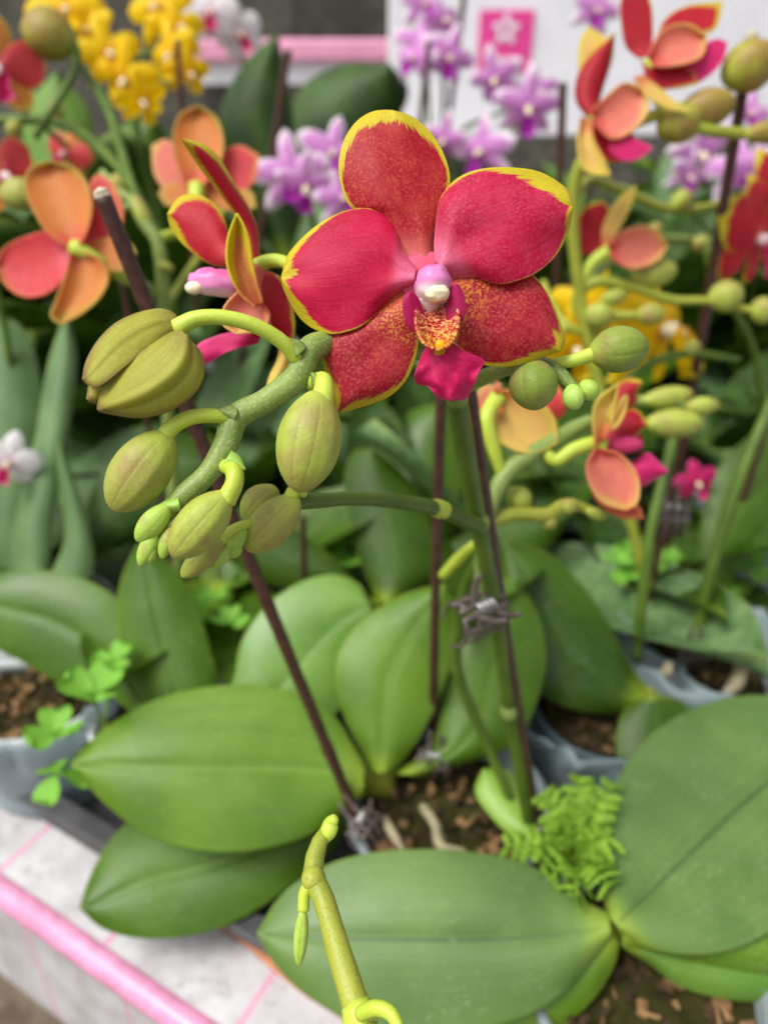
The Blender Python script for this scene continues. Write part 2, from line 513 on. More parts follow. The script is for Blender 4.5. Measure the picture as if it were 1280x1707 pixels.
def catmull(pts, n):
    pts = [np.array(tuple(p), float) for p in pts]
    if len(pts) == 2:
        return np.array([pts[0] + (pts[1] - pts[0]) * i / (n - 1) for i in range(n)])
    ext = [2 * pts[0] - pts[1]] + pts + [2 * pts[-1] - pts[-2]]
    out = []
    for i in range(1, len(ext) - 2):
        p0, p1, p2, p3 = ext[i - 1:i + 3]
        t01 = max(np.linalg.norm(p1[:3] - p0[:3]), 1e-9) ** 0.5
        t12 = max(np.linalg.norm(p2[:3] - p1[:3]), 1e-9) ** 0.5
        t23 = max(np.linalg.norm(p3[:3] - p2[:3]), 1e-9) ** 0.5
        m1 = (p2 - p1) + t12 * ((p1 - p0) / t01 - (p2 - p0) / (t01 + t12))
        m2 = (p2 - p1) + t12 * ((p3 - p2) / t23 - (p3 - p1) / (t12 + t23))
        for k in range(16):
            t = k / 16
            a = 2 * (p1 - p2) + m1 + m2
            b = -3 * (p1 - p2) - 2 * m1 - m2
            out.append(a * t ** 3 + b * t * t + m1 * t + p1)
    out.append(pts[-1])
    out = np.array(out)
    seg = np.linalg.norm(np.diff(out[:, :3] if out.shape[1] >= 3 else out, axis=0), axis=1)
    s = np.concatenate([[0], np.cumsum(seg)])
    q = np.linspace(0, s[-1], n)
    return np.array([np.interp(q, s, out[:, k]) for k in range(out.shape[1])]).T


def blade_grid(base, A, tip, B, N, M):
    """2-D grid between two outline sides running from base to tip"""
    b = base if isinstance(base[0], (tuple, list)) else (base, base)
    LA = catmull([b[0]] + list(A) + [tip], 240)
    LB = catmull([b[1]] + list(B) + [tip], 240)
    # round the tip: let the two outlines meet smoothly
    us = (1 - np.cos(np.linspace(0, math.pi, N))) / 2
    us = us * 0.65 + np.linspace(0, 1, N) * 0.35
    q = np.linspace(0, 1, 240)
    a = np.array([np.interp(us, q, LA[:, k]) for k in (0, 1)]).T
    bb = np.array([np.interp(us, q, LB[:, k]) for k in (0, 1)]).T
    vsn = np.linspace(0, 1, M)
    vsn = 0.5 - 0.5 * np.cos(vsn * math.pi) * 0.6 + (vsn - 0.5) * 0.4
    vsn = (vsn - vsn[0]) / (vsn[-1] - vsn[0])
    G = a[:, None, :] * (1 - vsn)[None, :, None] + bb[:, None, :] * vsn[None, :, None]
    out = np.concatenate([LA[12:], LB[12:]])
    pts = G.reshape(-1, 2)
    edge = np.min(np.linalg.norm(pts[:, None, :] - out[None, ::2, :], axis=2), axis=1)
    U = np.repeat(us, M)
    V = np.tile(vsn, N)
    faces = [(i * M + j, i * M + j + 1, (i + 1) * M + j + 1, (i + 1) * M + j) for i in range(N - 1) for j in range(M - 1)]
    return pts, U, V, edge, faces


def surf(U, V, s):
    """depth relief of a blade in metres: arch along, V fold, cup across, ripple on the margin, groove on the midrib"""
    w = 2 * V - 1
    side = np.abs(w)
    d = s.get('arch', 0) * (U - s.get('archat', 0.0)) ** 2 + s.get('fold', 0) * side + s.get('cup', 0) * w * w
    d = d + s.get('lift', 0) * U
    d = d + s.get('twist', 0) * w * U
    d = d + s.get('rip', 0) * side ** 2 * np.sin(U * s.get('rf', 9) + s.get('rp', 0) + w * 1.3) * np.sin(np.pi * np.clip(U, 0, 1)) ** 0.5
    d = d + s.get('groove', 0) * np.exp(-(w / s.get('gw', 0.09)) ** 2) * (1 - U) ** 0.3 * np.clip(U * 6, 0, 1)
    for (k, v0, wd) in s.get('keels', ()):
        d = d + k * np.exp(-((V - v0) / wd) ** 2) * np.sin(np.pi * np.clip(U, 0, 1)) ** 0.4
    for (k, fu, fv, ph) in s.get('waves', ()):
        d = d + k * np.sin(U * fu + ph) * np.cos(w * fv + ph * 1.7)
    return d


def blade(name, base, A, tip, B, mat, parent, d0, c=None, gx=0.0, gy=0.0, N=40, M=25, thick=0.0008, **s):
    """blade traced in photo pixels; depth d0 at pixel c, gx/gy metres of depth per 100 px"""
    pts, U, V, edge, faces = blade_grid(base, A, tip, B, N, M)
    if c is None:
        c = base if not isinstance(base[0], (tuple, list)) else base[0]
    D = d0 + gx * (pts[:, 0] - c[0]) / 100 + gy * (pts[:, 1] - c[1]) / 100 + surf(U, V, s)
    verts = [P(x, y, d) for (x, y), d in zip(pts, D)]
    return mesh_obj(name, verts, faces, mat, parent, np.stack([U, V], 1), {'edge': edge * d0 / F * 1000}, thick)


def local_blade(name, base, A, tip, B, mat, size=1.0, N=16, M=11, **s):
    """blade mesh in local units (x, y plane, relief on z)"""
    pts, U, V, edge, faces = blade_grid(base, A, tip, B, N, M)
    D = surf(U, V, s)
    V3 = np.stack([pts[:, 0], pts[:, 1], -D], 1)
    me = bpy.data.meshes.new(name)
    me.from_pydata(V3.tolist(), [], faces)
    lay = me.uv_layers.new(name='UVMap')
    li = np.zeros(len(me.loops), dtype=np.int32)
    me.loops.foreach_get('vertex_index', li)
    lay.data.foreach_set('uv', np.stack([U, V], 1).astype(np.float32)[li].ravel())
    a = me.attributes.new('edge', 'FLOAT', 'POINT')
    a.data.foreach_set('value', (edge * size * 1000).astype(np.float32))
    me.polygons.foreach_set('use_smooth', [True] * len(me.polygons))
    me.materials.append(mat)
    return me


def tube_geo(pts, rad, n=10, k=None, bumps=0.0, closed=True):
    """pts world points, rad list of radii; returns verts, faces"""
    k = k or max(8, 5 * len(pts))
    data = [tuple(p) + (r,) for p, r in zip(pts, rad)]
    C = catmull(data, k)
    Pp, rr = C[:, :3], C[:, 3]
    T = np.gradient(Pp, axis=0)
    T /= np.linalg.norm(T, axis=1)[:, None] + 1e-12
    ref = np.array([0.3, -0.8, 0.5])
    x = np.cross(T[0], ref)
    x /= np.linalg.norm(x) + 1e-12
    verts, faces = [], []
    for i in range(k):
        x = x - T[i] * np.dot(x, T[i])
        x /= np.linalg.norm(x) + 1e-12
        y = np.cross(T[i], x)
        for j in range(n):
            a = 2 * math.pi * j / n
            r = rr[i]
            if bumps:
                r *= 1 + bumps * mnoise.noise(Vector(Pp[i] * 160) + Vector((j * 0.7, 0, 0)))
            verts.append(Pp[i] + r * (math.cos(a) * x + math.sin(a) * y))
    for i in range(k - 1):
        for j in range(n):
            faces.append((i * n + j, i * n + (j + 1) % n, (i + 1) * n + (j + 1) % n, (i + 1) * n + j))
    if closed:
        for e, sgn in ((0, -1), (k - 1, 1)):
            m = len(verts)
            verts.append(Pp[e] + T[e] * rr[e] * 0.45 * sgn)
            for j in range(n):
                f = (e * n + j, e * n + (j + 1) % n, m)
                faces.append(f if sgn > 0 else f[::-1])
    return verts, faces


def tube(name, pts, rad, mat, parent=None, n=10, k=None, bumps=0.0, thick=0.0):
    v, f = tube_geo(pts, rad, n, k, bumps)
    return mesh_obj(name, v, f, mat, parent)


def px_tube(name, pl, mat, parent=None, n=12, k=None, bumps=0.0):
    """pl: list of (px, py, depth, radius in px)"""
    pts = [P(x, y, d) for x, y, d, r in pl]
    rad = [r * d / F for x, y, d, r in pl]
    return tube(name, pts, rad, mat, parent, n, k, bumps)


PROF_T = [0, .03, .08, .16, .28, .42, .56, .7, .82, .91, .97, 1]
PROF_R = [.16, .34, .50, .70, .89, 1.0, 1.0, .91, .74, .52, .30, .06]
_pf = catmull([(a, b, 0.0) for a, b in zip(PROF_T, PROF_R)], 120)
PROF_T, PROF_R = _pf[:, 0].tolist(), _pf[:, 1].tolist()


def bud(name, p0, p1, width, mat, parent, grooves=(), roll=0.0, nt=40, na=56, beak=0.0, bend=0.0):
    """egg-shaped bud from p0 (stalk) to p1 (tip), world points; grooves: (phi, depth, width, t0, t1); phi 0 faces the camera"""
    p0, p1 = Vector(p0), Vector(p1)
    ax = p1 - p0
    Ln = ax.length
    ax.normalize()
    view = (Vector((0, 0, CAM_Z)) - (p0 + p1) / 2).normalized()
    x = (view - ax * view.dot(ax)).normalized()
    y = ax.cross(x)
    verts, faces, gr, tts = [], [], [], []
    for i in range(nt):
        t = i / (nt - 1)
        t = t * 0.6 + (1 - math.cos(t * math.pi)) / 2 * 0.4
        r0 = np.interp(t, PROF_T, PROF_R) * width / 2
        cen = p0 + ax * Ln * t + x * bend * Ln * math.sin(math.pi * t)
        for j in range(na):
            a = 2 * math.pi * j / na
            r, g = r0, 0.0
            for (ph, dp, wd, t0, t1) in grooves:
                d = (a - ph - roll + math.pi) % (2 * math.pi) - math.pi
                win = max(0.0, min(1, (t - t0) / 0.12)) * max(0.0, min(1, (t1 - t) / 0.06 + 0.3))
                e = math.exp(-(d / wd) ** 2) * win
                r *= 1 - dp * e
                if dp > 0:
                    g = max(g, e)
            r *= 1 + 0.02 * mnoise.noise(Vector((t * 4, math.cos(a) * 1.5, math.sin(a) * 1.5 + width * 900)))
            verts.append(cen + (x * math.cos(a) + y * math.sin(a)) * r)
            gr.append(g)
            tts.append(t)
    for i in range(nt - 1):
        for j in range(na):
            faces.append((i * na + j, i * na + (j + 1) % na, (i + 1) * na + (j + 1) % na, (i + 1) * na + j))
    faces.append(tuple(range(na))[::-1])
    faces.append(tuple((nt - 1) * na + j for j in range(na)))
    return mesh_obj(name, verts, faces, mat, parent, attrs={'groove': gr, 'tt': tts})


def px_bud(a, b, wpx, d, mat, parent, grooves=None, roll=0.0, d2=None, name='bud', **kw):
    if grooves is None:
        grooves = [(0.35, 0.05, 0.10, 0.05, 1.0), (2.4, 0.05, 0.10, 0.05, 1), (4.5, 0.05, 0.1, 0.05, 1),
                   (-0.45, -0.05, 0.22, 0.1, 1.0), (1.3, -0.04, 0.25, 0.1, 1.0)]
    return bud(name, P(a[0], a[1], d), P(b[0], b[1], d2 or d), wpx * d / F, mat, parent, grooves, roll, **kw)


def ellipsoid(name, c, ax, mat, parent, n=20, m=14, rot=None, bumps=0.0):
    verts, faces, tt = [], [], []
    rot = rot or Matrix.Identity(3)
    for i in range(m + 1):
        th = math.pi * i / m
        for j in range(n):
            ph = 2 * math.pi * j / n
            p = Vector((math.sin(th) * math.cos(ph), math.sin(th) * math.sin(ph), math.cos(th)))
            k = 1 + bumps * mnoise.noise(p * 2.3 + Vector(c) * 50)
            q = rot @ Vector((p.x * ax[0] * k, p.y * ax[1] * k, p.z * ax[2] * k))
            verts.append(Vector(c) + q)
            tt.append((p.z + 1) / 2)
    for i in range(m):
        for j in range(n):
            faces.append((i * n + j, i * n + (j + 1) % n, (i + 1) * n + (j + 1) % n, (i + 1) * n + j))
    return mesh_obj(name, verts, faces, mat, parent, attrs={'tt': tt})


def box_geo(cx, cy, cz, sx, sy, sz, rz=0.0, rx=0.0, bev=0.0):
    Rm = Matrix.Rotation(rz, 3, 'Z') @ Matrix.Rotation(rx, 3, 'X')
    v = [Vector((cx, cy, cz)) + Rm @ Vector((a * sx / 2, b * sy / 2, c * sz / 2)) for a in (-1, 1) for b in (-1, 1) for c in (-1, 1)]
    f = [(0, 1, 3, 2), (4, 6, 7, 5), (0, 4, 5, 1), (2, 3, 7, 6), (0, 2, 6, 4), (1, 5, 7, 3)]
    return v, f


def join(parts):
    V, Fc = [], []
    for v, f in parts:
        o = len(V)
        V += list(v)
        Fc += [tuple(i + o for i in q) for q in f]
    return V, Fc


def box(name, c, s, mat, parent=None, rz=0.0, bev=0.0):
    v, f = box_geo(*c, *s, rz)
    o = mesh_obj(name, v, f, mat, parent, smooth=False)
    if bev:
        b = o.modifiers.new('bevel', 'BEVEL')
        b.width = bev
        b.segments = 3
    return o


# ------------------------------------------------------------------ the setting
TA = R(-30)                                    # the table runs away to the left
E = Vector((math.cos(TA), math.sin(TA), 0))    # along its front edge
NN = Vector((-math.sin(TA), math.cos(TA), 0))  # from the front edge inwards
EDGE = 0.121


def ST(s, t, z=0.0):
    return NN * s + E * t + Vector((0, 0, z))


gv = [(-8, -6, -0.78), (8, -6, -0.78), (8, 14, -0.78), (-8, 14, -0.78)]
gr = mesh_obj('ground', gv, [(0, 1, 2, 3)], M_ground, smooth=False)
gr['kind'] = 'structure'

tb = thing('display_table', 'display table covered in white sheet printed with thin pink lines', 'table', ST(0.7, 0, -0.78))


def local_box(name, s0, s1, t0, t1, z0, z1, mat, parent, bev=0.0):
    """box given in table coordinates"""
    c = ST((s0 + s1) / 2, (t0 + t1) / 2, (z0 + z1) / 2)
    o = mesh_obj(name, box_geo(0, 0, 0, t1 - t0, s1 - s0, z1 - z0)[0], box_geo(0, 0, 0, 1, 1, 1)[1], mat, None, smooth=False, at=(0, 0, 0))
    o.rotation_euler = (0, 0, TA)
    o.location = c
    if parent is not None:
        o.parent = parent
        o.location = c - wloc(parent)
    if bev:
        b = o.modifiers.new('bevel', 'BEVEL')
        b.width = bev
        b.segments = 3
    return o


local_box('table_top', EDGE + 0.006, 1.75, -1.3, 1.3, -0.03, 0.0, M_cloth, tb)
local_box('front_drop', EDGE + 0.010, EDGE + 0.018, -1.3, 1.3, -0.16, -0.026, M_cloth, tb)
v, f = tube_geo([ST(EDGE + 0.004, t, -0.006) for t in (-1.3, -0.6, -0.25, -0.1, 0.1, 1.3)], [0.0078] * 6, 14, 60, 0.05)
mesh_obj('pink_edge_band', v, f, M_pink, tb)
for s, t in ((0.2, -1.2), (0.2, 1.2), (1.65, -1.2), (1.65, 1.2)):
    local_box('leg', s - 0.025, s + 0.025, t - 0.025, t + 0.025, -0.78, -0.028, M_post, tb)


def tray(label, s0, s1, t0, t1):
    tr = thing('plant_tray', label, 'tray', ST((s0 + s1) / 2, (t0 + t1) / 2, 0.0), 'dark trays under the pots')
    local_box('tray_floor', s0, s1, t0, t1, 0.0005, 0.004, M_tray, tr)
    h, wd = 0.026, 0.004
    for a in ((s0, s0 + wd, t0, t1), (s1 - wd, s1, t0, t1), (s0, s1, t0, t0 + wd), (s0, s1, t1 - wd, t1)):
        local_box('tray_wall', *a, 0.004, h, M_tray, tr)
    for a in ((s0 - 0.008, s0 + 0.006, t0 - 0.008, t1 + 0.008), (s1 - 0.006, s1 + 0.008, t0 - 0.008, t1 + 0.008),
              (s0 + 0.007, s1 - 0.007, t0 - 0.008, t0 + 0.006), (s0 + 0.007, s1 - 0.007, t1 - 0.006, t1 + 0.008)):
        local_box('tray_rim', *a, h - 0.002, h + 0.003, M_tray, tr, 0.002)
    return tr


tray('dark grey plastic tray with raised rim beside the pink table edge', 0.165, 0.60, -0.62, 0.045)

# orange cord on the table
tag(tube('orange_cord', [Pz(360, 1535, 0.004), Pz(400, 1560, 0.004), Pz(450, 1602, 0.004), Pz(510, 1650, 0.004), Pz(570, 1688, 0.004), Pz(640, 1740, 0.004)],
         [0.0022] * 6, M_cord), 'thin orange brown cord lying on the white table cover', 'cord')

# far background: shade net, posts, white board, second bench
tag(box('shade_screen', (0, 3.2, 0.35), (7, 0.03, 2.3), M_net), 'dark shade net screen far behind the flowers', 'screen')
for i, x in enumerate((-0.62, -0.3, -0.16, 0.02, 0.3, 1.3)):
    tag(box('screen_post', (x, 3.12, 0.35), (0.03, 0.03, 2.26), M_post), 'dark upright post in front of the shade net', 'post', 'posts of the shade net')
bx = thing('white_display_board', 'white board with a square pink emblem behind the purple orchids', 'board', (0.55, 2.0, -0.78))
box('panel', (0.62, 2.0, 0.43), (1.22, 0.03, 0.34), M_board, bx, bev=0.004)
for x in (0.1, 1.14):
    box('foot', (x, 2.03, -0.15), (0.04, 0.028, 1.26), M_post, bx)
q = Py(842, 70, 1.98)
em = box('emblem', (q.x, 1.983, q.z), (0.118, 0.006, 0.118), M_boardpink, bx)
for k in range(5):
    a = k * 2 * math.pi / 5 + 0.3
    ellipsoid('emblem_flower_mark', (q.x + 0.018 * math.cos(a), 1.979, q.z + 0.022 + 0.018 * math.sin(a)), (0.012, 0.0015, 0.007), M_board, em, 12, 8,
              Matrix.Rotation(-a, 3, 'Y'))
for k, (dx, ww) in enumerate(((-0.03, 0.016), (-0.01, 0.018), (0.012, 0.016), (0.032, 0.014))):
    box('emblem_lettering', (q.x + dx, 1.979, q.z - 0.036), (ww, 0.002, 0.014), M_board, em)
bn = thing('far_bench', 'far low bench with white front and pink edging strip', 'bench', (-0.9, 2.5, -0.78))
for x in (-0.42, 0.04):
    box('leg', (x, 2.5, -0.18), (0.05, 0.3, 1.19), M_post, bn)
box('bench_front', (-0.19, 2.3, 0.385), (0.57, 0.04, 0.05), M_board, bn)
box('bench_strip', (-0.19, 2.29, 0.435), (0.58, 0.07, 0.05), M_strip, bn, bev=0.01)
box('bench_top', (-0.19, 2.61, 0.43), (0.57, 0.56, 0.02), M_board, bn)

# ------------------------------------------------------------------ pots
CHIPS = {}


def chips_geo(seed, r, n):
    rnd = random.Random(seed)
    parts = []
    for _ in range(n):
        a, rr = rnd.uniform(0, 6.283), r * math.sqrt(rnd.random())
        sx, sy, sz = rnd.uniform(.002, .009), rnd.uniform(.0015, .004), rnd.uniform(.001, .003)
        v, f = box_geo(rr * math.cos(a), rr * math.sin(a), rnd.uniform(-.003, .005), sx, sy, sz, rnd.uniform(0, 6.28), rnd.uniform(-.7, .7))
        v = [p + Vector((rnd.uniform(-.001, .001), rnd.uniform(-.001, .001), rnd.uniform(-.0008, .0008))) for p in v]
        parts.append((v, f))
    return join(parts)


POTM = {}
POTS = []


def pot_mesh(kind, mat):
    if kind in POTM:
        return POTM[kind]
    n = 36
    prof = [(0.034, 0.0), (0.036, 0.0), (0.047, POTH - 0.010), (0.051, POTH - 0.009), (0.0525, POTH - 0.004), (0.052, POTH), (0.049, POTH), (0.0465, POTH - 0.006), (0.036, 0.004), (0.0, 0.004)]
    verts, faces = [], []
    for (r, z) in prof:
        for j in range(n):
            a = 2 * math.pi * j / n
            rr = r * (1 + 0.015 * math.sin(3 * a + (1 if kind == 'a' else 2)))
            verts.append((rr * math.cos(a), rr * math.sin(a), z))
    for i in range(len(prof) - 1):
        for j in range(n):
            faces.append((i * n + j, i * n + (j + 1) % n, (i + 1) * n + (j + 1) % n, (i + 1) * n + j))
    faces.append(tuple(range(n))[::-1])
    me = bpy.data.meshes.new('plant_pot')
    me.from_pydata(verts, [], faces)
    me.polygons.foreach_set('use_smooth', [True] * len(me.polygons))
    me.materials.append(mat)
    # fill and bark
    mv, mf = [(0, 0, POTH - 0.010)], []
    for ring in (0.5, 1.0):
        for j in range(24):
            a = 2 * math.pi * j / 24
            mv.append((0.0462 * ring * math.cos(a), 0.0462 * ring * math.sin(a), POTH - 0.0115 + 0.003 * mnoise.noise(Vector((math.cos(a) * ring * 3, math.sin(a) * ring * 3, 1)))))
    for j in range(24):
        mf.append((0, 1 + j, 1 + (j + 1) % 24))
        mf.append((1 + j, 25 + j, 25 + (j + 1) % 24, 1 + (j + 1) % 24))
    m2 = bpy.data.meshes.new('potting_moss')
    m2.from_pydata(mv, [], mf)
    m2.materials.append(M_moss)
    cv, cf = chips_geo(hash(kind) % 97 if False else len(POTM) + 3, 0.042, 170)
    m3 = bpy.data.meshes.new('bark_chips')
    m3.from_pydata([(p[0], p[1], p[2] + POTH - 0.010) for p in cv], [], cf)
    m3.materials.append(M_bark)
    m3.materials.append(M_barkL)
    m3.polygons.foreach_set('material_index', [1 if ((i // 6) * 7919) % 10 < 3 else 0 for i in range(len(cf))])
    POTM[kind] = (me, m2, m3)
    return POTM[kind]


def pot(x, y, label, kind='a', mat=None, group=None, z=0.004, sc=1.0, full=True, zs=1.0):
    me, m2, m3 = pot_mesh(kind, mat or {'a': M_pot, 't': M_potT, 'b': M_potB}[kind])
    o = bpy.data.objects.new('plant_pot', me)
    COL.objects.link(o)
    o.location = (x, y, z)
    o.scale = (sc, sc, zs)
    tag(o, label, 'pot', group)
    POTS.append((x, y))
    for nm, mm in (('potting_moss', m2), ('bark_chips', m3)):
        c = bpy.data.objects.new(nm, mm)
        COL.objects.link(c)
        c.parent = o
        if nm == 'bark_chips':
            c['kind'] = 'stuff'
            c.rotation_euler.z = random.uniform(0, 6.28)
    return o


SOIL = RIM - 0.008


def sleeve(x, y, r, top, label, seed):
    """crumpled translucent plastic sleeve around a pot"""
    o_v, o_f, n, m = [], [], 72, 12
    for i in range(m):
        q = i / (m - 1)
        z = 0.006 + q * (top - 0.006)
        for j in range(n):
            a = 2 * math.pi * j / n
            k = mnoise.noise(Vector((math.cos(a) * 2.2 + seed, math.sin(a) * 2.2, q * 1.6))) + 0.5 * mnoise.noise(Vector((math.cos(a) * 6 + seed, math.sin(a) * 6, q * 4)))
            rr = r * (0.80 + 0.30 * q) + 0.010 * q * k + 0.002
            o_v.append((x + rr * math.cos(a), y + rr * math.sin(a), z + (0.014 * mnoise.noise(Vector((math.cos(a) * 2 + seed, math.sin(a) * 2, 7))) if i == m - 1 else 0)))
    for i in range(m - 1):
        for j in range(n):
            o_f.append((i * n + j, i * n + (j + 1) % n, (i + 1) * n + (j + 1) % n, (i + 1) * n + j))
    return tag(mesh_obj('plastic_sleeve', o_v, o_f, M_sleeve, None, thick=0.0004), label, 'sleeve', 'plastic sleeves round the pots')


# ------------------------------------------------------------------ main plant (A)
A0 = Pz(628, 1292, SOIL)
plantA = thing('orchid_plant', 'orchid with the large sharp red yellow-edged open flower and drooping green buds', 'orchid', A0)
potA = pot(A0.x + 0.036, A0.y - 0.012, 'plastic pot with bark under the large red flower, stakes stuck in it', 'a')


def leaf(name, base, A, tip, B, mat, parent, d0, c=None, **k):
    k.setdefault('thick', 0.0016)
    k.setdefault('N', 46)
    k.setdefault('M', 31)
    return blade(name, base, A, tip, B, mat, parent, d0, c, **k)


leaf('leaf', ((606, 1276), (606, 1322)), [(585, 1240), (556, 1195), (500, 1160), (420, 1143), (340, 1147), (260, 1168), (190, 1206), (150, 1240)], (121, 1276),
     [(575, 1345), (530, 1382), (470, 1407), (390, 1420), (310, 1412), (235, 1384), (185, 1345), (150, 1310)], M_leafA, plantA, 0.371, (365, 1280), gy=-0.012, gx=0.003,
     fold=-0.003, cup=0.008, arch=0.010, archat=0.4, groove=0.0015, waves=((0.0012, 7, 3, 0.3),))
leaf('leaf', ((608, 1300), (600, 1345)), [(540, 1318), (430, 1332), (300, 1348), (210, 1375), (160, 1445)], (135, 1512),
     [(550, 1415), (505, 1458), (440, 1508), (370, 1545), (300, 1561), (230, 1562), (172, 1545)], M_leafA2, plantA, 0.386, (330, 1450), gy=-0.014, gx=0.001,
     fold=-0.003, cup=0.007, arch=0.008, archat=0.4, groove=0.001)
leaf('leaf', ((622, 1290), (650, 1288)), [(588, 1225), (563, 1150), (562, 1100), (590, 1050), (640, 1010), (690, 987)], (742, 975),
     [(690, 1240), (728, 1170), (752, 1100), (760, 1030)], M_leafA, plantA, 0.388, (640, 1285), gy=-0.007, fold=-0.001, cup=0.007, arch=0.01, archat=0.5, groove=0.0007, gw=0.14)
leaf('leaf', ((655, 1290), (700, 1292)), [(720, 1245), (738, 1170), (745, 1090), (775, 1010), (820, 966)], (858, 966),
     [(800, 1262), (860, 1235), (893, 1170), (909, 1095), (893, 1020)], M_leafA2, plantA, 0.394, (660, 1290), gy=-0.008, fold=-0.001, cup=0.007, arch=0.012, archat=0.4, groove=0.0007, gw=0.14)
# young small leaf by the stake foot
leaf('leaf', ((890, 1395), (900, 1390)), [(858, 1395), (820, 1362), (793, 1320)], (806, 1284), [(893, 1362), (872, 1318), (842, 1284)], M_leafY, plantA, 0.358, (890, 1390), gy=-0.02,
     N=24, M=15, cup=0.004)
ellipsoid('crown', A0 + Vector((0.0, 0.004, -0.010)), (0.010, 0.008, 0.016), M_stemY, plantA)

# flowering stem, from the pot up along the stake to behind the flower
stem_lo = [(884, 1385, 0.366, 11), (868, 1290, 0.345, 11), (848, 1180, 0.322, 11), (824, 1010, 0.29, 13), (795, 862, 0.262, 16), (770, 720, 0.238, 18), (757, 640, 0.222, 18)]
px_tube('flower_stem', stem_lo, M_stemD, plantA, 16, 70, 0.05)
stem_pl = [(762, 668, 0.2275, 18.5), (757, 640, 0.222, 18.5), (735, 598, 0.212, 19), (690, 580, 0.204, 19),
           (620, 574, 0.194, 20), (548, 572, 0.182, 22), (514, 586, 0.177, 23), (496, 628, 0.175, 23), (442, 669, 0.173, 20), (392, 698, 0.172, 22), (376, 745, 0.171, 21), (346, 790, 0.17, 18),
           (304, 828, 0.169, 18), (268, 868, 0.168, 14), (247, 918, 0.168, 8)]
stemA = px_tube('flower_stem', stem_pl, M_stem, plantA, 18, 150, 0.05)
# nodes with bracts on the stem
for (x, y, d, r, a) in ((848, 1185, 0.322, 13, 0), (797, 872, 0.262, 18, 0)):
    px_tube('stem_node', [(x - 1, y - 12, d, r * 0.9), (x, y, d, r * 1.08), (x + 2, y + 12, d, r * 0.9)], M_stem, plantA, 14, 9)


def bract(base, tip, w, d, mat=M_stem, parent=plantA):
    dx, dy = tip[0] - base[0], tip[1] - base[1]
    l = math.hypot(dx, dy)
    nx, ny = -dy / l * w / 2, dx / l * w / 2
    m = ((base[0] + tip[0]) / 2, (base[1] + tip[1]) / 2)
    return blade('bract', ((base[0] + nx, base[1] + ny), (base[0] - nx, base[1] - ny)), [(m[0] + nx * 0.9, m[1] + ny * 0.9)], tip,
                 [(m[0] - nx * 0.9, m[1] - ny * 0.9)], mat, parent, d, base, N=10, M=9, thick=0.0006, cup=0.002)


bract((500, 590), (478, 566), 30, 0.1715)
bract((545, 655), (520, 622), 26, 0.1705)
bract((395, 692), (362, 684), 24, 0.1685)
bract((378, 765), (408, 782), 30, 0.1668, M_tip)
bract((300, 840), (258, 848), 20, 0.1655, M_tip)


# stalks and buds of the drooping raceme
def stalk(pl, mat=M_ped, parent=plantA, name='bud_stalk', **k):
    return px_tube(name, pl, mat, parent, 12, 30, 0.03)


stalk([(496, 600, 0.174, 12), (470, 570, 0.171, 13), (425, 543, 0.168, 13), (370, 529, 0.166, 13), (325, 532, 0.1655, 14), (296, 548, 0.166, 17)])
def Q(*a):
    return [(120 + x / 2.667, 440 + y / 2.667) for x, y in a]


big = px_bud((318, 568), (166, 650), 124, 0.1755, M_budin, plantA, [], nt=40, na=50)
SB = dict(N=50, M=40, thick=0.0011)
blade('bud_sepal', tuple(Q((492, 300), (470, 262))), Q((440, 306), (340, 372), (240, 456), (112, 545)), Q((58, 515))[0], Q((452, 228), (400, 208), (300, 224), (200, 270), (120, 350), (72, 440)), M_budsep, big, 0.1605, Q((300, 400))[0],
      **SB, gy=-0.007, gx=0.001, arch=0.013, archat=0.5, cup=0.0012, keels=((-0.0007, 0.62, 0.12),))
blade('bud_sepal', tuple(Q((492, 300), (520, 340))), Q((455, 308), (350, 372), (250, 448), (165, 526), (128, 590)), Q((124, 648))[0], Q((566, 400), (582, 480), (552, 560), (482, 622), (400, 660), (300, 676), (200, 664)), M_budsep, big, 0.1585, Q((330, 500))[0],
      **SB, gx=0.0012, gy=0.001, arch=0.015, archat=0.5, cup=0.0034, keels=((-0.0012, 0.56, 0.07), (0.0007, 0.70, 0.08)))
blade('bud_sepal', tuple(Q((150, 520), (170, 560))), Q((110, 520), (90, 530)), Q((74, 604))[0], Q((140, 580), (115, 612)), M_budsep, big, 0.1625, Q((110, 560))[0], N=16, M=12, thick=0.001, cup=0.002)
stalk([(520, 640, 0.176, 14), (538, 634, 0.172, 15), (540, 650, 0.169, 17), (535, 672, 0.168, 22)])
px_bud((532, 652), (498, 821), 106, 0.168, M_bud, plantA,
       [(0.45, 0.035, 0.05, 0.03, 1.05), (-0.15, 0.02, 0.05, 0.05, 1.0), (-0.75, -0.04, 0.2, 0.1, 1.0), (0.8, -0.03, 0.2, 0.1, 1.0), (2.6, 0.06, 0.1, 0, 1), (4.2, 0.06, 0.1, 0, 1)], nt=48, na=90)
stalk([(385, 700, 0.171, 11), (358, 693, 0.169, 12), (318, 696, 0.168, 13), (288, 712, 0.168, 14), (268, 738, 0.168, 17)])
px_bud((282, 722), (188, 850), 96, 0.168, M_bud, plantA,
       [(0.25, 0.03, 0.06, 0.05, 1.05), (-0.35, -0.06, 0.2, 0.1, 1.0), (0.8, -0.03, 0.25, 0.1, 1), (2.6, 0.06, 0.1, 0, 1), (4.2, 0.06, 0.1, 0, 1)], nt=44, na=80)
stalk([(372, 775, 0.17, 12), (390, 785, 0.167, 15), (391, 805, 0.166, 15), (376, 836, 0.166, 17)])
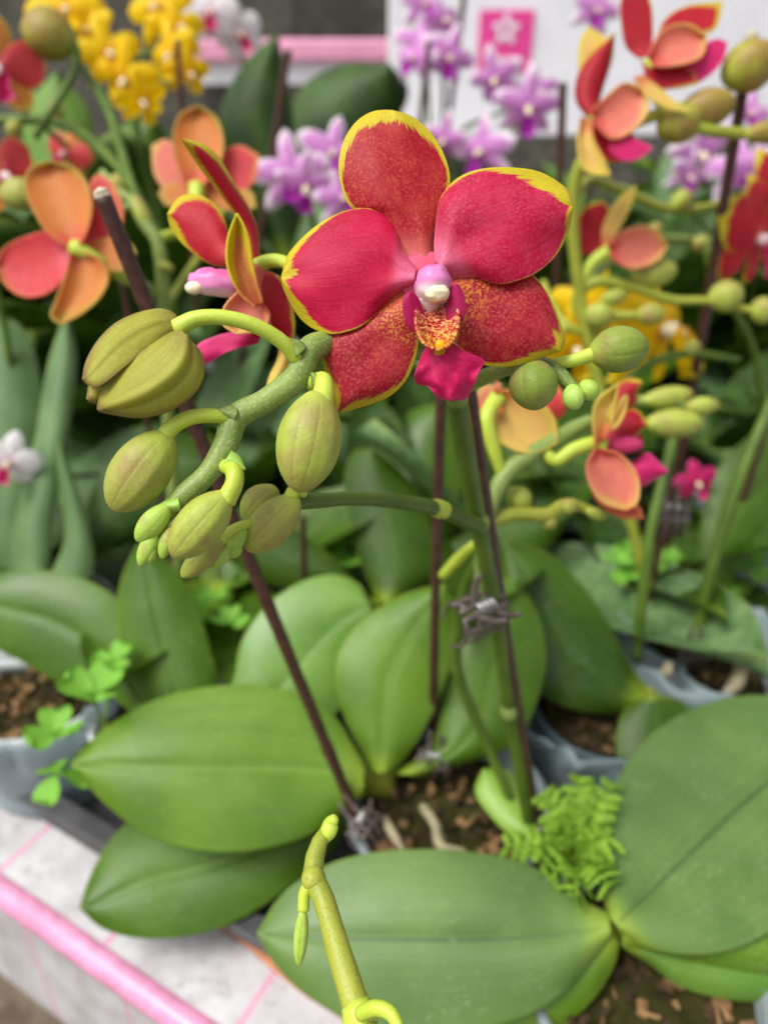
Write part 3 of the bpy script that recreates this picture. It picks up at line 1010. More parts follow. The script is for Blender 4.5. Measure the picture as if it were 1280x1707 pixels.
px_bud((380, 822), (288, 928), 78, 0.166, M_bud, plantA,
       [(0.1, 0.035, 0.06, 0.05, 1.05), (0.6, -0.04, 0.2, 0.1, 1), (-0.4, -0.04, 0.2, 0.1, 1), (2.4, 0.06, 0.1, 0, 1), (4.2, 0.06, 0.1, 0, 1)], nt=44, na=80)
px_bud((282, 842), (228, 902), 42, 0.166, M_budlime, plantA, roll=-0.6, nt=24, na=32)
for a, b, wv in (((262, 880), (234, 944), 30), ((285, 878), (270, 932), 24), ((258, 905), (246, 940), 22)):
    px_bud(a, b, wv, 0.1665, M_budlime, plantA, nt=18, na=24)

# side branch to the lower left
bl = px_tube('flower_stem', [(797, 878, 0.258, 15), (770, 866, 0.246, 14), (735, 850, 0.236, 14), (660, 836, 0.222, 12), (590, 831, 0.21, 12), (530, 835, 0.2, 13), (495, 836, 0.195, 15), (468, 848, 0.191, 12), (430, 872, 0.189, 10), (395, 900, 0.187, 9), (360, 940, 0.186, 6)], M_stemD, plantA, 14, 70, 0.04)
px_tube('stem_node', [(742, 851, 0.2372, 15), (730, 848, 0.235, 16), (720, 846, 0.233, 14)], M_ped, plantA, 12, 8)
px_bud((460, 812), (408, 868), 60, 0.196, M_bud, plantA, nt=30, na=40)
px_bud((496, 828), (412, 918), 70, 0.189, M_bud, plantA, nt=40, na=70, grooves=[(0.2, 0.035, 0.06, 0.05, 1.05), (-0.4, -0.03, 0.2, 0.1, 1), (2.4, 0.06, 0.1, 0, 1)])
stalk([(505, 822, 0.194, 9), (490, 818, 0.19, 11), (484, 832, 0.188, 13)])
stalk([(425, 872, 0.187, 8), (395, 880, 0.185, 9), (368, 902, 0.185, 11)])
px_bud((378, 893), (303, 962), 40, 0.185, M_bud, plantA, nt=24, na=32)
for a, b, wv in (((412, 880), (372, 925), 30), ((388, 905), (352, 946), 28), ((400, 905), (385, 930), 22)):
    px_bud(a, b, wv, 0.186, M_budlime, plantA, nt=18, na=24)

# side branch to the right
px_tube('flower_stem', [(755, 650, 0.224, 14), (790, 636, 0.212, 14), (830, 620, 0.202, 12), (868, 611, 0.194, 11), (905, 606, 0.189, 11), (932, 622, 0.187, 12), (955, 645, 0.186, 9), (975, 655, 0.186, 6)], M_stem, plantA, 14, 60, 0.06)
px_bud((884, 598), (893, 684), 80, 0.185, M_budg, plantA, [(0.2, 0.035, 0.06, 0.1, 1.05), (-0.3, -0.05, 0.2, 0.3, 1), (2.4, 0.06, 0.1, 0, 1), (4.2, .06, .1, 0, 1)], nt=40, na=70, roll=0.2)
stalk([(918, 606, 0.189, 9), (950, 602, 0.187, 11), (995, 588, 0.186, 13)])
px_bud((982, 589), (1080, 576), 76, 0.186, M_budg, plantA, [(0.25, 0.03, 0.05, 0.2, 1.05), (-0.5, -0.04, 0.2, 0.1, 1), (2.4, 0.06, 0.1, 0, 1), (4.2, .06, .1, 0, 1)], nt=40, na=70)
px_bud((968, 636), (994, 664), 34, 0.186, M_budlime, plantA, nt=20, na=28)
px_bud((952, 640), (958, 684), 36, 0.185, M_tip, plantA, nt=20, na=28)


# ---- the sharp open flower
def K(x, y):
    return (440 + x / 2.3704, 160 + y / 2.3704)


def KL(*a):
    return [K(*p) for p in a]


fl = px_tube('flower', [(735, 598, 0.212, 9), (722, 560, 0.2, 10), (715, 520, 0.188, 11), (714, 495, 0.1795, 14)], M_ped, plantA, 12, 24)
FD = 0.1745
HI = dict(N=84, M=64, thick=0.0007)
blade('sepal', (K(575, 690), K(675, 690)), KL((515, 580), (430, 470), (345, 438), (306, 350), (297, 270), (318, 180), (368, 105), (435, 66)), K(505, 61),
      KL((680, 600), (705, 480), (732, 350), (730, 300), (700, 215), (650, 142), (580, 85)), M_dorsal, fl, FD + 0.0025, K(620, 660), **HI,
      arch=0.006, archat=0.35, cup=0.003, groove=0.0005, gw=0.3, rip=0.0006, waves=((0.0005, 8, 4, 0.5),))
blade('sepal', (K(560, 775), K(600, 800)), KL((450, 830), (330, 895), (245, 940), (230, 990), (235, 1050), (250, 1110), (274, 1190)), K(295, 1246),
      KL((604, 880), (606, 960), (594, 1040), (560, 1120), (500, 1180), (420, 1214), (350, 1235)), M_lowsep, fl, FD + 0.002, K(580, 790), **HI,
      arch=0.004, cup=0.003, gw=0.3, groove=0.0004, rip=0.0005, waves=((0.0005, 7, 4, 1.5),))
blade('sepal', (K(720, 730), K(740, 800)), KL((850, 700), (950, 715), (1050, 706), (1098, 755), (1140, 830), (1170, 910), (1183, 965)), K(1168, 1006),
      KL((738, 860), (738, 930), (775, 1000), (860, 1058), (940, 1068), (1020, 1055), (1100, 1028)), M_lowsep, fl, FD + 0.002, K(740, 760), **HI,
      arch=0.004, cup=0.003, gw=0.3, groove=0.0004, rip=0.0005, waves=((0.0005, 7, 4, 2.5),))
blade('petal', (K(600, 680), K(592, 745)), KL((545, 610), (520, 530), (470, 467), (400, 447), (330, 455), (250, 488), (175, 545), (118, 605), (97, 635)), K(72, 722),
      KL((510, 790), (450, 850), (390, 905), (340, 928), (270, 940), (205, 922), (155, 885), (112, 822), (84, 765)), M_petal, fl, FD, K(560, 700), **HI,
      arch=0.006, archat=0.3, cup=0.0035, rip=0.0008, gw=0.25, groove=0.0004, waves=((0.0006, 9, 5, 0.2),))
blade('petal', (K(678, 650), K(715, 700)), KL((676, 590), (685, 480), (700, 405), (745, 345), (800, 310), (880, 289), (980, 286), (1080, 302), (1152, 340), (1196, 378)), K(1216, 440),
      KL((770, 714), (840, 712), (890, 732), (945, 741), (1000, 729), (1065, 704), (1125, 658), (1165, 606), (1198, 530)), M_petalR, fl, FD - 0.0003, K(690, 680), **HI,
      arch=0.006, archat=0.3, cup=0.003, rip=0.0009, gw=0.25, groove=0.0004, waves=((0.0006, 9, 5, 1.9),))
lip = blade('lip', (K(655, 965), K(725, 968)), KL((632, 1015), (612, 1065), (594, 1108), (602, 1130), (652, 1150), (690, 1188)), K(735, 1200),
            KL((790, 1012), (866, 1050), (850, 1090), (826, 1140), (795, 1190)), M_lip, fl, FD - 0.0085, K(690, 990), N=48, M=40, thick=0.0007,
            arch=0.009, archat=0.2, cup=0.003, rip=0.0014, rf=16, lift=-0.004, waves=((0.0005, 12, 8, 0.4),))
blade('lip_throat', (K(600, 830), K(765, 830)), KL((598, 900), (612, 950), (640, 985)), K(690, 1003), KL((772, 890), (760, 940), (730, 985)), M_throat, lip, FD - 0.002, K(690, 830),
      gy=-0.010, N=36, M=30, cup=-0.0045, thick=0.0006)
for a, b in ((K(678, 985), K(690, 1000)), (K(705, 985), K(700, 1000))):
    ellipsoid('lip_callus', P(*b, FD - 0.0093), (0.0010, 0.0012, 0.0022), M_yel, lip, 12, 8, bumps=0.2)
blade('lip_lobe', (K(628, 930), K(590, 930)), KL((630, 880), (618, 830), (600, 795)), K(576, 776), KL((565, 900), (550, 850), (552, 805)), M_lobe, lip, FD - 0.0062, K(600, 925), N=28, M=20, gy=0.001, gx=0.004, cup=0.0006, thick=0.0009)
blade('lip_lobe', (K(728, 905), K(765, 905)), KL((722, 850), (728, 800), (738, 762)), K(758, 748), KL((792, 860), (790, 810), (778, 770)), M_lobe, lip, FD - 0.0062, K(750, 900), N=28, M=20, gy=0.001, gx=-0.004, cup=0.0006, thick=0.0009)
rc = Matrix.Rotation(-PITCH, 3, 'X')
ellipsoid('flower_core', P(*K(640, 715), FD + 0.0036), (0.0068, 0.0012, 0.006), M_core, fl, 20, 12, rc, 0.05)
colm = ellipsoid('column', P(*K(666, 752), FD - 0.0035), (0.0041, 0.0068, 0.0046), M_column, fl, 32, 24, rc, 0.1)
ellipsoid('anther_cap', P(*K(682, 780), FD - 0.0078), (0.0028, 0.0022, 0.0019), M_anther, colm, 28, 20, rc, 0.14)
blade('column_foot', (K(606, 800), K(700, 800)), KL((608, 830),), K(650, 862), KL((690, 835),), M_column, fl, FD - 0.0065, K(650, 800), gy=0.012, N=14, M=12, cup=0.003, thick=0.0006)

# ---- the flower seen from the side, on the same stem
f2 = px_tube('flower', [(560, 560, 0.196, 9), (525, 490, 0.204, 9), (500, 455, 0.21, 10), (470, 436, 0.214, 11), (445, 436, 0.216, 12), (425, 446, 0.217, 13)], M_ped, plantA, 12, 30)
S2 = dict(N=44, M=28, thick=0.0007)
blade('sepal', ((415, 430), (432, 436)), [(402, 372), (372, 328), (350, 300), (325, 265)], (305, 233), [(431, 405), (428, 380), (414, 346), (388, 303), (363, 262), (338, 242)], M_sidef, f2, 0.217, (425, 430), gx=0.010, gy=0.004, **S2, cup=0.004)
blade('petal', ((400, 425), (385, 445)), [(382, 395), (372, 362), (350, 335), (322, 325), (298, 332)], (281, 357), [(352, 440), (326, 424), (300, 400), (286, 378)], M_sidef, f2, 0.221, (400, 440), gx=-0.004, **S2, cup=0.003)
blade('petal', ((425, 512), (438, 505)), [(402, 492), (385, 462), (378, 430), (381, 395)], (395, 356), [(428, 470), (421, 440), (415, 400), (406, 375)], M_revers, f2, 0.212, (430, 505), gy=0.003, **S2, cup=-0.004)
blade('sepal', ((420, 455), (418, 500)), [(448, 454), (470, 466), (484, 492)], (491, 540), [(438, 545), (462, 578), (484, 592)], M_sidef, f2, 0.2175, (430, 470), gx=0.010, **S2, cup=0.003)
blade('lip', ((420, 470), (440, 510)), [(395, 488), (374, 512), (372, 540)], (395, 556), [(450, 525), (440, 548)], M_salmon, f2, 0.215, (420, 480), **S2, cup=-0.003)
blade('sepal', ((440, 545), (430, 572)), [(405, 552), (362, 560), (335, 572)], (323, 588), [(410, 576), (372, 590), (338, 606)], M_mag, f2, 0.2185, (430, 560), gx=-0.003, **S2, cup=0.0008, rip=0.001)
blade('sepal', ((470, 560), (490, 565)), [(463, 600), (450, 628)], (446, 645), [(480, 608), (465, 638)], M_yrev, f2, 0.2185, (475, 560), **S2, cup=0.002)
ca = ellipsoid('column', P(362, 471, 0.2145), (0.0076, 0.0036, 0.0038), M_column, f2, 24, 16, Matrix.Rotation(0.12, 3, 'Y'), 0.25)
ellipsoid('anther_cap', P(324, 480, 0.2128), (0.0026, 0.0020, 0.0018), M_anther, ca, 16, 10)
px_tube('flower_core', [(430, 445, 0.217, 14), (420, 475, 0.2168, 16), (430, 520, 0.217, 14), (455, 562, 0.2185, 8)], M_coral, f2, 12, 16)

# ---- second stem of the same plant behind on the right, with two softer flowers
px_tube('flower_stem', [(800, 985, 0.31, 12), (806, 900, 0.30, 13), (822, 830, 0.295, 14), (850, 782, 0.295, 15), (905, 745, 0.297, 14), (955, 715, 0.30, 13), (985, 700, 0.30, 10)], M_stem, plantA, 14, 50, 0.05)
px_tube('flower_stem', [(806, 875, 0.298, 11), (850, 858, 0.30, 13), (910, 858, 0.302, 12), (945, 842, 0.304, 11), (1012, 860, 0.305, 5)], M_stemY, plantA, 12, 36, 0.15)
px_tube('flower_stem', [(868, 1375, 0.372, 8), (812, 1240, 0.366, 9), (760, 1110, 0.352, 10), (770, 1000, 0.335, 11), (798, 930, 0.312, 11), (806, 890, 0.30, 11)], M_stemD, plantA, 12, 40)
px_tube('stem_branch', [(738, 960, 0.335, 9), (762, 935, 0.325, 11), (795, 905, 0.303, 9)], M_ped, plantA, 12, 16)
for a, b, wv in (((880, 850), (850, 812), 40), ((905, 862), (925, 880), 26), ((930, 850), (965, 838), 26), ((975, 850), (1010, 862), 20)):
    px_bud(a, b, wv, 0.303, M_bud, plantA, nt=16, na=22)
f3 = px_tube('flower', [(905, 748, 0.297, 10), (925, 768, 0.296, 11), (955, 750, 0.295, 12), (990, 740, 0.296, 13), (1003, 745, 0.297, 15)], M_ped, plantA, 12, 26)
S3 = dict(N=30, M=20, thick=0.0007)
blade('sepal', ((992, 745), (1008, 730)), [(987, 700), (994, 668)], (1030, 639), [(1046, 655), (1040, 692), (1020, 718)], M_yrev, f3, 0.293, (1000, 740), gy=0.004, **S3, cup=-0.004)
blade('petal', ((1000, 725), (1010, 735)), [(1028, 642), (1050, 631)], (1070, 636), [(1065, 660), (1045, 690)], M_darkred, f3, 0.303, (1000, 730), **S3, cup=0.003)
blade('petal', ((1005, 730), (1010, 745)), [(1030, 692), (1058, 683)], (1080, 706), [(1075, 732), (1045, 742)], M_darkred, f3, 0.300, (1010, 735), **S3, cup=0.004)
blade('lip', ((1000, 750), (1015, 775)), [(1045, 775), (1078, 755), (1096, 770)], (1113, 786), [(1060, 812), (1092, 798)], M_mag, f3, 0.299, (1010, 760), **S3, cup=0.003)
blade('sepal', ((992, 748), (1003, 750)), [(977, 775), (984, 812), (1004, 838)], (1042, 850), [(1028, 755), (1056, 780), (1066, 812), (1060, 840)], M_salmon, f3, 0.293, (1000, 750), gy=-0.003, **S3, cup=-0.004)
blade('sepal', ((985, 790), (1000, 790)), [(990, 830), (1030, 862)], (1072, 866), [(1030, 820), (1066, 845)], M_coral, f3, 0.297, (1000, 800), **S3)
ellipsoid('column', P(1040, 741, 0.297), (0.0075, 0.004, 0.0032), M_mag, f3, 16, 10)
f4 = px_tube('flower', [(838, 795, 0.295, 9), (822, 745, 0.292, 12), (812, 695, 0.291, 13), (830, 662, 0.296, 15)], M_ped, plantA, 12, 26)
blade('sepal', ((822, 650), (838, 680)), [(880, 655), (922, 695)], (928, 738), [(815, 715), (850, 748), (890, 755)], M_yrev, f4, 0.296, (830, 665), gx=0.003, **S3, cup=-0.005)
blade('petal', ((820, 680), (835, 655)), [(795, 690), (793, 660)], (805, 640), [(828, 635), (838, 645)], M_salmon, f4, 0.299, (830, 665), **S3)
blade('petal', ((835, 655), (850, 690)), [(880, 640), (925, 640)], (945, 668), [(905, 705), (940, 690)], M_coral, f4, 0.303, (840, 665), **S3, cup=0.003)

# ------------------------------------------------------------------ plant B, right front
B0 = Pz(1022, 1545, SOIL)
plantB = thing('orchid_plant', 'orchid with two broad bluish green leaves meeting beside the ferny weed', 'orchid', B0)
qb = Pz(1075, 1632, POTH - 0.01)
pot(qb.x, qb.y, 'plastic pot under the two broad bluish green leaves and ferny weed', 'a', zs=0.84)
leaf('leaf', ((1015, 1526), (1018, 1562)), [(975, 1505), (930, 1470), (860, 1436), (770, 1420), (680, 1417), (600, 1426), (530, 1450), (470, 1495)], (431, 1556),
     [(985, 1598), (940, 1650), (880, 1690), (800, 1712), (700, 1716), (600, 1705), (520, 1662), (462, 1608)], M_leafB, plantB, 0.316, (1020, 1545), gy=-0.011, gx=-0.001, fold=-0.002, cup=0.007, arch=0.010, archat=0.4, groove=0.0016, waves=((0.001, 8, 3, 0.9),))
leaf('leaf', ((1015, 1528), (1038, 1556)), [(1004, 1480), (1003, 1400), (1016, 1330), (1046, 1270), (1096, 1215), (1160, 1180), (1230, 1162), (1310, 1168)], (1400, 1230),
     [(1080, 1577), (1130, 1588), (1190, 1588), (1250, 1570), (1310, 1530), (1375, 1430)], M_leafB, plantB, 0.318, (1025, 1540), gy=-0.018, fold=-0.002, cup=0.007, arch=0.010, archat=0.4, groove=0.0014, waves=((0.001, 7, 3, 2.2),))
leaf('leaf', ((1008, 1545), (1030, 1570)), [(960, 1590), (880, 1650), (780, 1700)], (690, 1775), [(1020, 1610), (985, 1665), (930, 1715), (830, 1775)], M_leafA, plantB, 0.321, (1020, 1560), gy=-0.006, cup=0.004, arch=0.01)
leaf('leaf', ((1030, 1550), (1045, 1575)), [(1120, 1540), (1220, 1530), (1320, 1550)], (1420, 1600), [(1130, 1592), (1220, 1613), (1330, 1625)], M_leafA, plantB, 0.322, (1030, 1560), gy=-0.008, cup=0.005)
leaf('leaf', ((1032, 1562), (1040, 1580)), [(1110, 1575), (1220, 1590), (1310, 1600)], (1400, 1640), [(1085, 1606), (1130, 1640), (1190, 1660), (1250, 1667), (1330, 1660)], M_leafP, plantB, 0.327, (1030, 1570), gy=-0.008, cup=0.005)
ellipsoid('crown', B0 + Vector((-0.002, 0.004, -0.012)), (0.008, 0.007, 0.014), M_stemY, plantB)
# flower-less spike that reaches forward over the left leaf
spk = [Vector((0.086, 0.192, 0.062)), Vector((0.060, 0.15, 0.035)), Vector((0.05, 0.105, 0.09)), Vector((0.03, 0.078, 0.165)), P(625, 1760, 0.165), P(598, 1690, 0.172), P(566, 1590, 0.18), P(536, 1490, 0.187), P(522, 1462, 0.19), P(528, 1415, 0.194), P(546, 1382, 0.197)]
sr = [0.003, 0.003, 0.003, 0.003, 0.0031, 0.0032, 0.0029, 0.0026, 0.0026, 0.0022, 0.0016]
tube('flower_stem', spk, sr, M_stemY, plantB, 16, 90, 0.1)
px_tube('stem_node', [(592, 1672, 0.172, 24), (600, 1694, 0.171, 30), (606, 1720, 0.169, 25)], M_ped, plantB, 14, 10, 0.1)
px_tube('stem_bract', [(600, 1690, 0.168, 12), (628, 1680, 0.165, 13), (652, 1690, 0.163, 12), (668, 1720, 0.161, 9)], M_ped, plantB, 12, 16, 0.05)
px_tube('spike_tip', [(540, 1398, 0.1965, 10), (549, 1384, 0.196, 13), (552, 1372, 0.197, 12), (560, 1362, 0.197, 7)], M_ped, plantB, 12, 14, 0.25)
px_tube('bud_stalk', [(520, 1470, 0.1885, 11), (508, 1488, 0.188, 10), (506, 1518, 0.187, 10)], M_ped, plantB, 12, 12)
px_bud((506, 1512), (498, 1610), 24, 0.187, M_budlime, plantB, [(0.1, 0.12, 0.2, 0.1, 1.1), (2.2, .1, .2, .1, 1), (4.2, .1, .2, .1, 1)], nt=24, na=28)
px_tube('stem_node', [(528, 1452, 0.1905, 16), (522, 1464, 0.189, 20), (524, 1478, 0.188, 17)], M_stemY, plantB, 12, 8)

# ------------------------------------------------------------------ plant C, behind right
C0 = Pz(1072, 1168, SOIL)
plantC = thing('orchid_plant', 'orchid with one long dark green leaf rising beside the clip on the stake', 'orchid', C0)
qc = Pz(1010, 1180, POTH)
pot(qc.x, qc.y, 'dark teal pot behind the stake foot with bark showing', 't', sc=0.86)
leaf('leaf', ((1078, 1150), (1066, 1180)), [(1050, 1110), (1012, 1040), (972, 980), (922, 930), (872, 908)], (838, 902), [(1005, 1188), (945, 1178), (895, 1150), (860, 1080), (838, 980)], M_leafD, plantC, 0.435, (1070, 1165), gy=-0.010, gx=0.004, cup=0.010, fold=-0.003, arch=0.01, groove=0.001)
leaf('leaf', ((1075, 1160), (1100, 1160)), [(1045, 1180), (1028, 1220), (1034, 1290)], (1070, 1360), [(1140, 1175), (1165, 1230), (1130, 1320)], M_leafA2, plantC, 0.43, (1080, 1165), gy=-0.016, cup=0.006, arch=0.01)
ellipsoid('crown', C0 - Vector((0, 0, 0.008)), (0.012, 0.010, 0.018), M_stemY, plantC)

# ------------------------------------------------------------------ plant D, left
D0 = Pz(285, 1200, SOIL)
plantD = thing('orchid_plant', 'orchid with broad upright leaves beside the bright clover', 'orchid', D0)
pot(D0.x - 0.005, D0.y + 0.01, 'pale plastic pot behind the big glossy leaf, upright leaves in it', 'b', sc=0.84)
ql = Pz(62, 1150, POTH)
pot(ql.x, ql.y, 'pale plastic pot at the tray edge with clover hanging over its rim', 'b', sc=0.9)
sleeve(ql.x, ql.y, 0.05, 0.078, 'pale plastic sleeve round the pot with hanging clover', 3.0)
leaf('leaf', ((262, 1195), (250, 1215)), [(205, 1010), (155, 972), (85, 953), (0, 958)], (-75, 1010), [(175, 1152), (112, 1143), (50, 1108), (-10, 1075)], M_leafA2, plantD, 0.425, (250, 1190), gy=-0.006, gx=-0.002, cup=0.007, fold=-0.003, groove=0.001)
leaf('leaf', ((275, 1205), (320, 1200)), [(228, 1150), (200, 1060), (200, 985), (216, 938)], (232, 908), [(362, 1150), (352, 1090), (330, 1022), (298, 958), (262, 925)], M_leafA2, plantD, 0.415, (300, 1190), gy=-0.006, cup=0.008, fold=-0.002, groove=0.001)
leaf('leaf', ((320, 1210), (400, 1225)), [(384, 1150), (406, 1065), (450, 1005), (510, 968), (560, 960), (600, 978)], (619, 1018), [(500, 1230), (560, 1190), (592, 1130), (614, 1065)], M_leafP, plantD, 0.405, (400, 1220), gy=-0.007, gx=0.002, cup=0.007, fold=-0.002, groove=0.001)
ellipsoid('crown', D0 - Vector((0, 0, 0.008)), (0.014, 0.010, 0.018), M_stemY, plantD)


# ------------------------------------------------------------------ stakes
def stake(top, low, d, label, dia=0.005, z=0.052, cut=True, basepx=None, yb=None, group='plant support stakes'):
    t = P(*top, d)
    if basepx is not None:
        b = Pz(*basepx, SOIL)
        dirv = (b - t)
        b = t + dirv * ((t.z - z) / (t.z - b.z))
    else:
        q = Py(*low, t.y)
        dirv = q - t
        b = t + dirv * ((t.z - z) / (t.z - q.z))
    bow = Vector((random.uniform(-.0012, .0012), random.uniform(-.0012, .0012), 0))
    nq = 41
    n0 = random.randint(5, 9)
    v, f = tube_geo([b.lerp(t, i / (nq - 1)) + bow * math.sin(math.pi * i / (nq - 1)) for i in range(nq)],
                    [dia / 2 * (1.1 if (i % 11) == n0 else 0.96 if (i % 11) == n0 + 1 else 1.0) for i in range(nq)], 14, 160, 0.08)
    o = mesh_obj('support_stake', v, f, M_stake, None)
    tag(o, label, 'stake', group)
    if cut:
        ax = (t - b).normalized()
        vv, ff = tube_geo([t - ax * 0.0002, t + ax * dia * 0.36], [dia / 2 * 0.98, dia / 2 * 0.86], 8, 4, 0.1)
        mesh_obj('cut_end', vv, ff, M_cut, o, smooth=False)
    return o


stake((172, 328), None, 0.243, 'brown stake leaning out past the biggest bud, pale cut end on top', 0.0054, basepx=(592, 1355))
stake((738, 560), None, 0.300, 'thin upright brown stake below the lip of the red flower', 0.0046, basepx=(722, 1238))
stake((776, 610), None, 0.245, 'brown stake clipped to the main green flower stem', 0.0048, basepx=(898, 1388))


# ------------------------------------------------------------------ claw clips
def clip(c, sc, rz, label, rx=0.3):
    """small claw clip: two curved jaws with teeth, two grip tabs and a wire spring"""
    o = thing('claw_clip', label, 'clip', c, 'claw clips holding stems to stakes')
    Rm = Matrix.Rotation(rz, 3, 'Z') @ Matrix.Rotation(rx, 3, 'X')
    tr = lambda p: Vector(c) + Rm @ (Vector(p) * sc)
    for sgn in (-1, 1):
        parts = []
        # back plate of the jaw: curved strip
        for x0 in np.linspace(-0.0075, 0.0075, 4):
            pts = []
            for a in np.linspace(0.15, 2.5, 7):
                pts.append(tr((x0 + (0.0011 if sgn > 0 else -0.0011), sgn * 0.0068 * math.sin(a), -0.0085 + 0.0092 * math.cos(a) * 1.0)))
            parts.append(tube_geo(pts, [0.0009 * sc, 0.0009 * sc, 0.0008 * sc, 0.0008 * sc, 0.0007 * sc, 0.0006 * sc, 0.0003 * sc], 6, 14))
        for a in (0.2, 0.8):
            pts = [tr((x0, sgn * 0.0068 * math.sin(a), -0.0085 + 0.0092 * math.cos(a))) for x0 in (-0.0085, 0, 0.0085)]
            parts.append(tube_geo(pts, [0.0010 * sc] * 3, 6, 8))
        v, f = join(parts)
        mesh_obj('jaw', v, f, M_clip, o)
        parts = []
        for x0 in (-0.003, 0.003):
            parts.append(tube_geo([tr((x0, sgn * 0.002, 0.0)), tr((x0, sgn * 0.006, 0.006)), tr((x0 * 0.9, sgn * 0.008, 0.012))], [0.0011 * sc, 0.0012 * sc, 0.0008 * sc], 7, 10))
        v, f = join(parts)
        mesh_obj('grip', v, f, M_clip, o)
    pts = []
    for i in range(40):
        a = i * 0.8
        pts.append(tr((-0.0035 + 0.007 * i / 39, 0.0019 * math.cos(a), 0.0015 + 0.0019 * math.sin(a))))
    v, f = tube_geo(pts, [0.00055 * sc] * 40, 6, 160)
    mesh_obj('spring', v, f, M_spring, o)
    return o


clip(P(806, 1014, 0.283), 1.15, R(32), 'grey claw clip high on the main flower stem', R(35))
clip(Pz(724, 1262, SOIL + 0.008), 1.0, R(-10), 'dark claw clip at the foot of the thin upright stake', R(20))
clip(Pz(604, 1368, SOIL + 0.008), 0.95, R(60), 'dark claw clip at the foot of the leaning stake', R(-20))
clip(Pz(892, 1388, SOIL + 0.006), 0.95, R(5), 'dark claw clip half hidden by the ferny weed', R(20))

# ------------------------------------------------------------------ weeds
LEAFLET = local_blade('leaflet', (0, 0), [(0.30, 0.25), (0.52, 0.65), (0.38, 0.95)], (0.0, 0.80), [(-0.30, 0.25), (-0.52, 0.65), (-0.38, 0.95)], M_clover, 0.01, 10, 8, fold=-0.15)


def clover(base, heads, label):
    base = Vector(base)
    o = thing('clover_plant', label, 'clover', base, 'clover weeds in the pots')
    for (h, s, tilt) in heads:
        h = Vector(h)
        tube('leaf_stalk', [base, base.lerp(h, 0.5) + Vector((0, 0, 0.004)), h], [0.0006] * 3, M_weed, o, 6, 10)
        for k in range(3):
            l = bpy.data.objects.new('leaflet', LEAFLET)
            COL.objects.link(l)
            l.parent = o
            l.location = h - base
            l.scale = (s, s, s)
            l.rotation_euler = (tilt + random.uniform(-.2, .2), random.uniform(-.3, .3), k * 2.094 + random.uniform(-.2, .2) + h.x * 90)
    return o


c0 = Pz(175, 1225, SOIL)
clover(c0, [(P(155, 1162, 0.385), 0.019, 0.5), (P(92, 1228, 0.375), 0.016, 0.4), (P(98, 1292, 0.366), 0.015, -0.5), (P(190, 1105, 0.41), 0.013, 0.3)],
       'bright green clover hanging over the pale pot rim beside the big glossy leaf')
c1 = Pz(365, 1090, SOIL)
clover(c1, [(P(352, 1005, 0.47), 0.014, 0.4), (P(385, 1040, 0.46), 0.013, 0.4)], 'small dim clover between the upright leaves behind the buds')


def fern(base, fronds, label):
    base = Vector(base)
    o = thing('fern_weed', label, 'weed', base)
    for (tip, wd) in fronds:
        tip = Vector(tip)
        mid = base.lerp(tip, 0.55) + Vector((0, 0, 0.010))
        path = catmull([base, mid, tip], 18)
        parts = [tube_geo([Vector(p) for p in path[::4]] + [tip], [0.0005] * (len(path[::4]) + 1), 5, 14)]
        ax = (tip - base).normalized()
        sidev = ax.cross(Vector((0.15, -0.4, 1))).normalized()
        for i in range(4, 18, 2):
            p = Vector(path[i])
            l = wd * (1 - abs(i / 18 - 0.5) * 1.1) + 0.002
            for sg in (-1, 1):
                dirv = (sidev * sg + ax * 0.55 + Vector((random.uniform(-.3, .3), random.uniform(-.3, .3), random.uniform(-.5, .5)))).normalized()
                nrm = dirv.cross(ax).normalized()
                wv = dirv.cross(nrm).normalized()
                vs_, fs_ = [], []
                for a, (q, ww) in enumerate(((0, .1), (.25, .36), (.38, .14), (.55, .33), (.68, .12), (.85, .22), (1.0, .02))):
                    cpt = p + dirv * l * q + Vector((0, 0, -0.002 * q * q))
                    vs_ += [cpt - wv * l * ww, cpt + nrm * l * 0.05, cpt + wv * l * ww]
                for a in range(6):
                    fs_ += [(a * 3, a * 3 + 1, a * 3 + 4, a * 3 + 3), (a * 3 + 1, a * 3 + 2, a * 3 + 5, a * 3 + 4)]
                parts.append((vs_, fs_))
        v, f = join(parts)
        mesh_obj('frond', v, f, M_weed, o, thick=0.0003)
    return o


w0 = Pz(955, 1455, SOIL)
fern(w0, [(P(842, 1412, 0.345), 0.009), (P(905, 1320, 0.352), 0.010), (P(965, 1295, 0.355), 0.010), (P(1020, 1305, 0.352), 0.010), (P(1022, 1400, 0.332), 0.011), (P(1015, 1480, 0.325), 0.010),
          (P(960, 1505, 0.322), 0.009), (P(915, 1470, 0.33), 0.009), (P(960, 1370, 0.342), 0.009)],
     'bright green ferny weed growing beside the stake foot')
w1 = Pz(1090, 1640, 0.05)

# roots and bark pieces on the front pot
def root(pl, label, r=0.0024):
    return tag(tube('air_root', [Pz(x, y, z) for x, y, z in pl], [r] * (len(pl) - 1) + [r * 0.5], M_root, None, 10, 20, 0.1), label, 'root', 'pale aerial roots')


root([(640, 1365, SOIL + .002), (655, 1390, SOIL + .003), (672, 1418, SOIL + .002)], 'pale grey root stub lying on the bark by the leaning stake')
root([(705, 1345, SOIL + .002), (725, 1375, SOIL + .005), (735, 1410, SOIL + .004), (775, 1418, SOIL + .002)], 'tan hooked root on the bark in front of the thin stake')

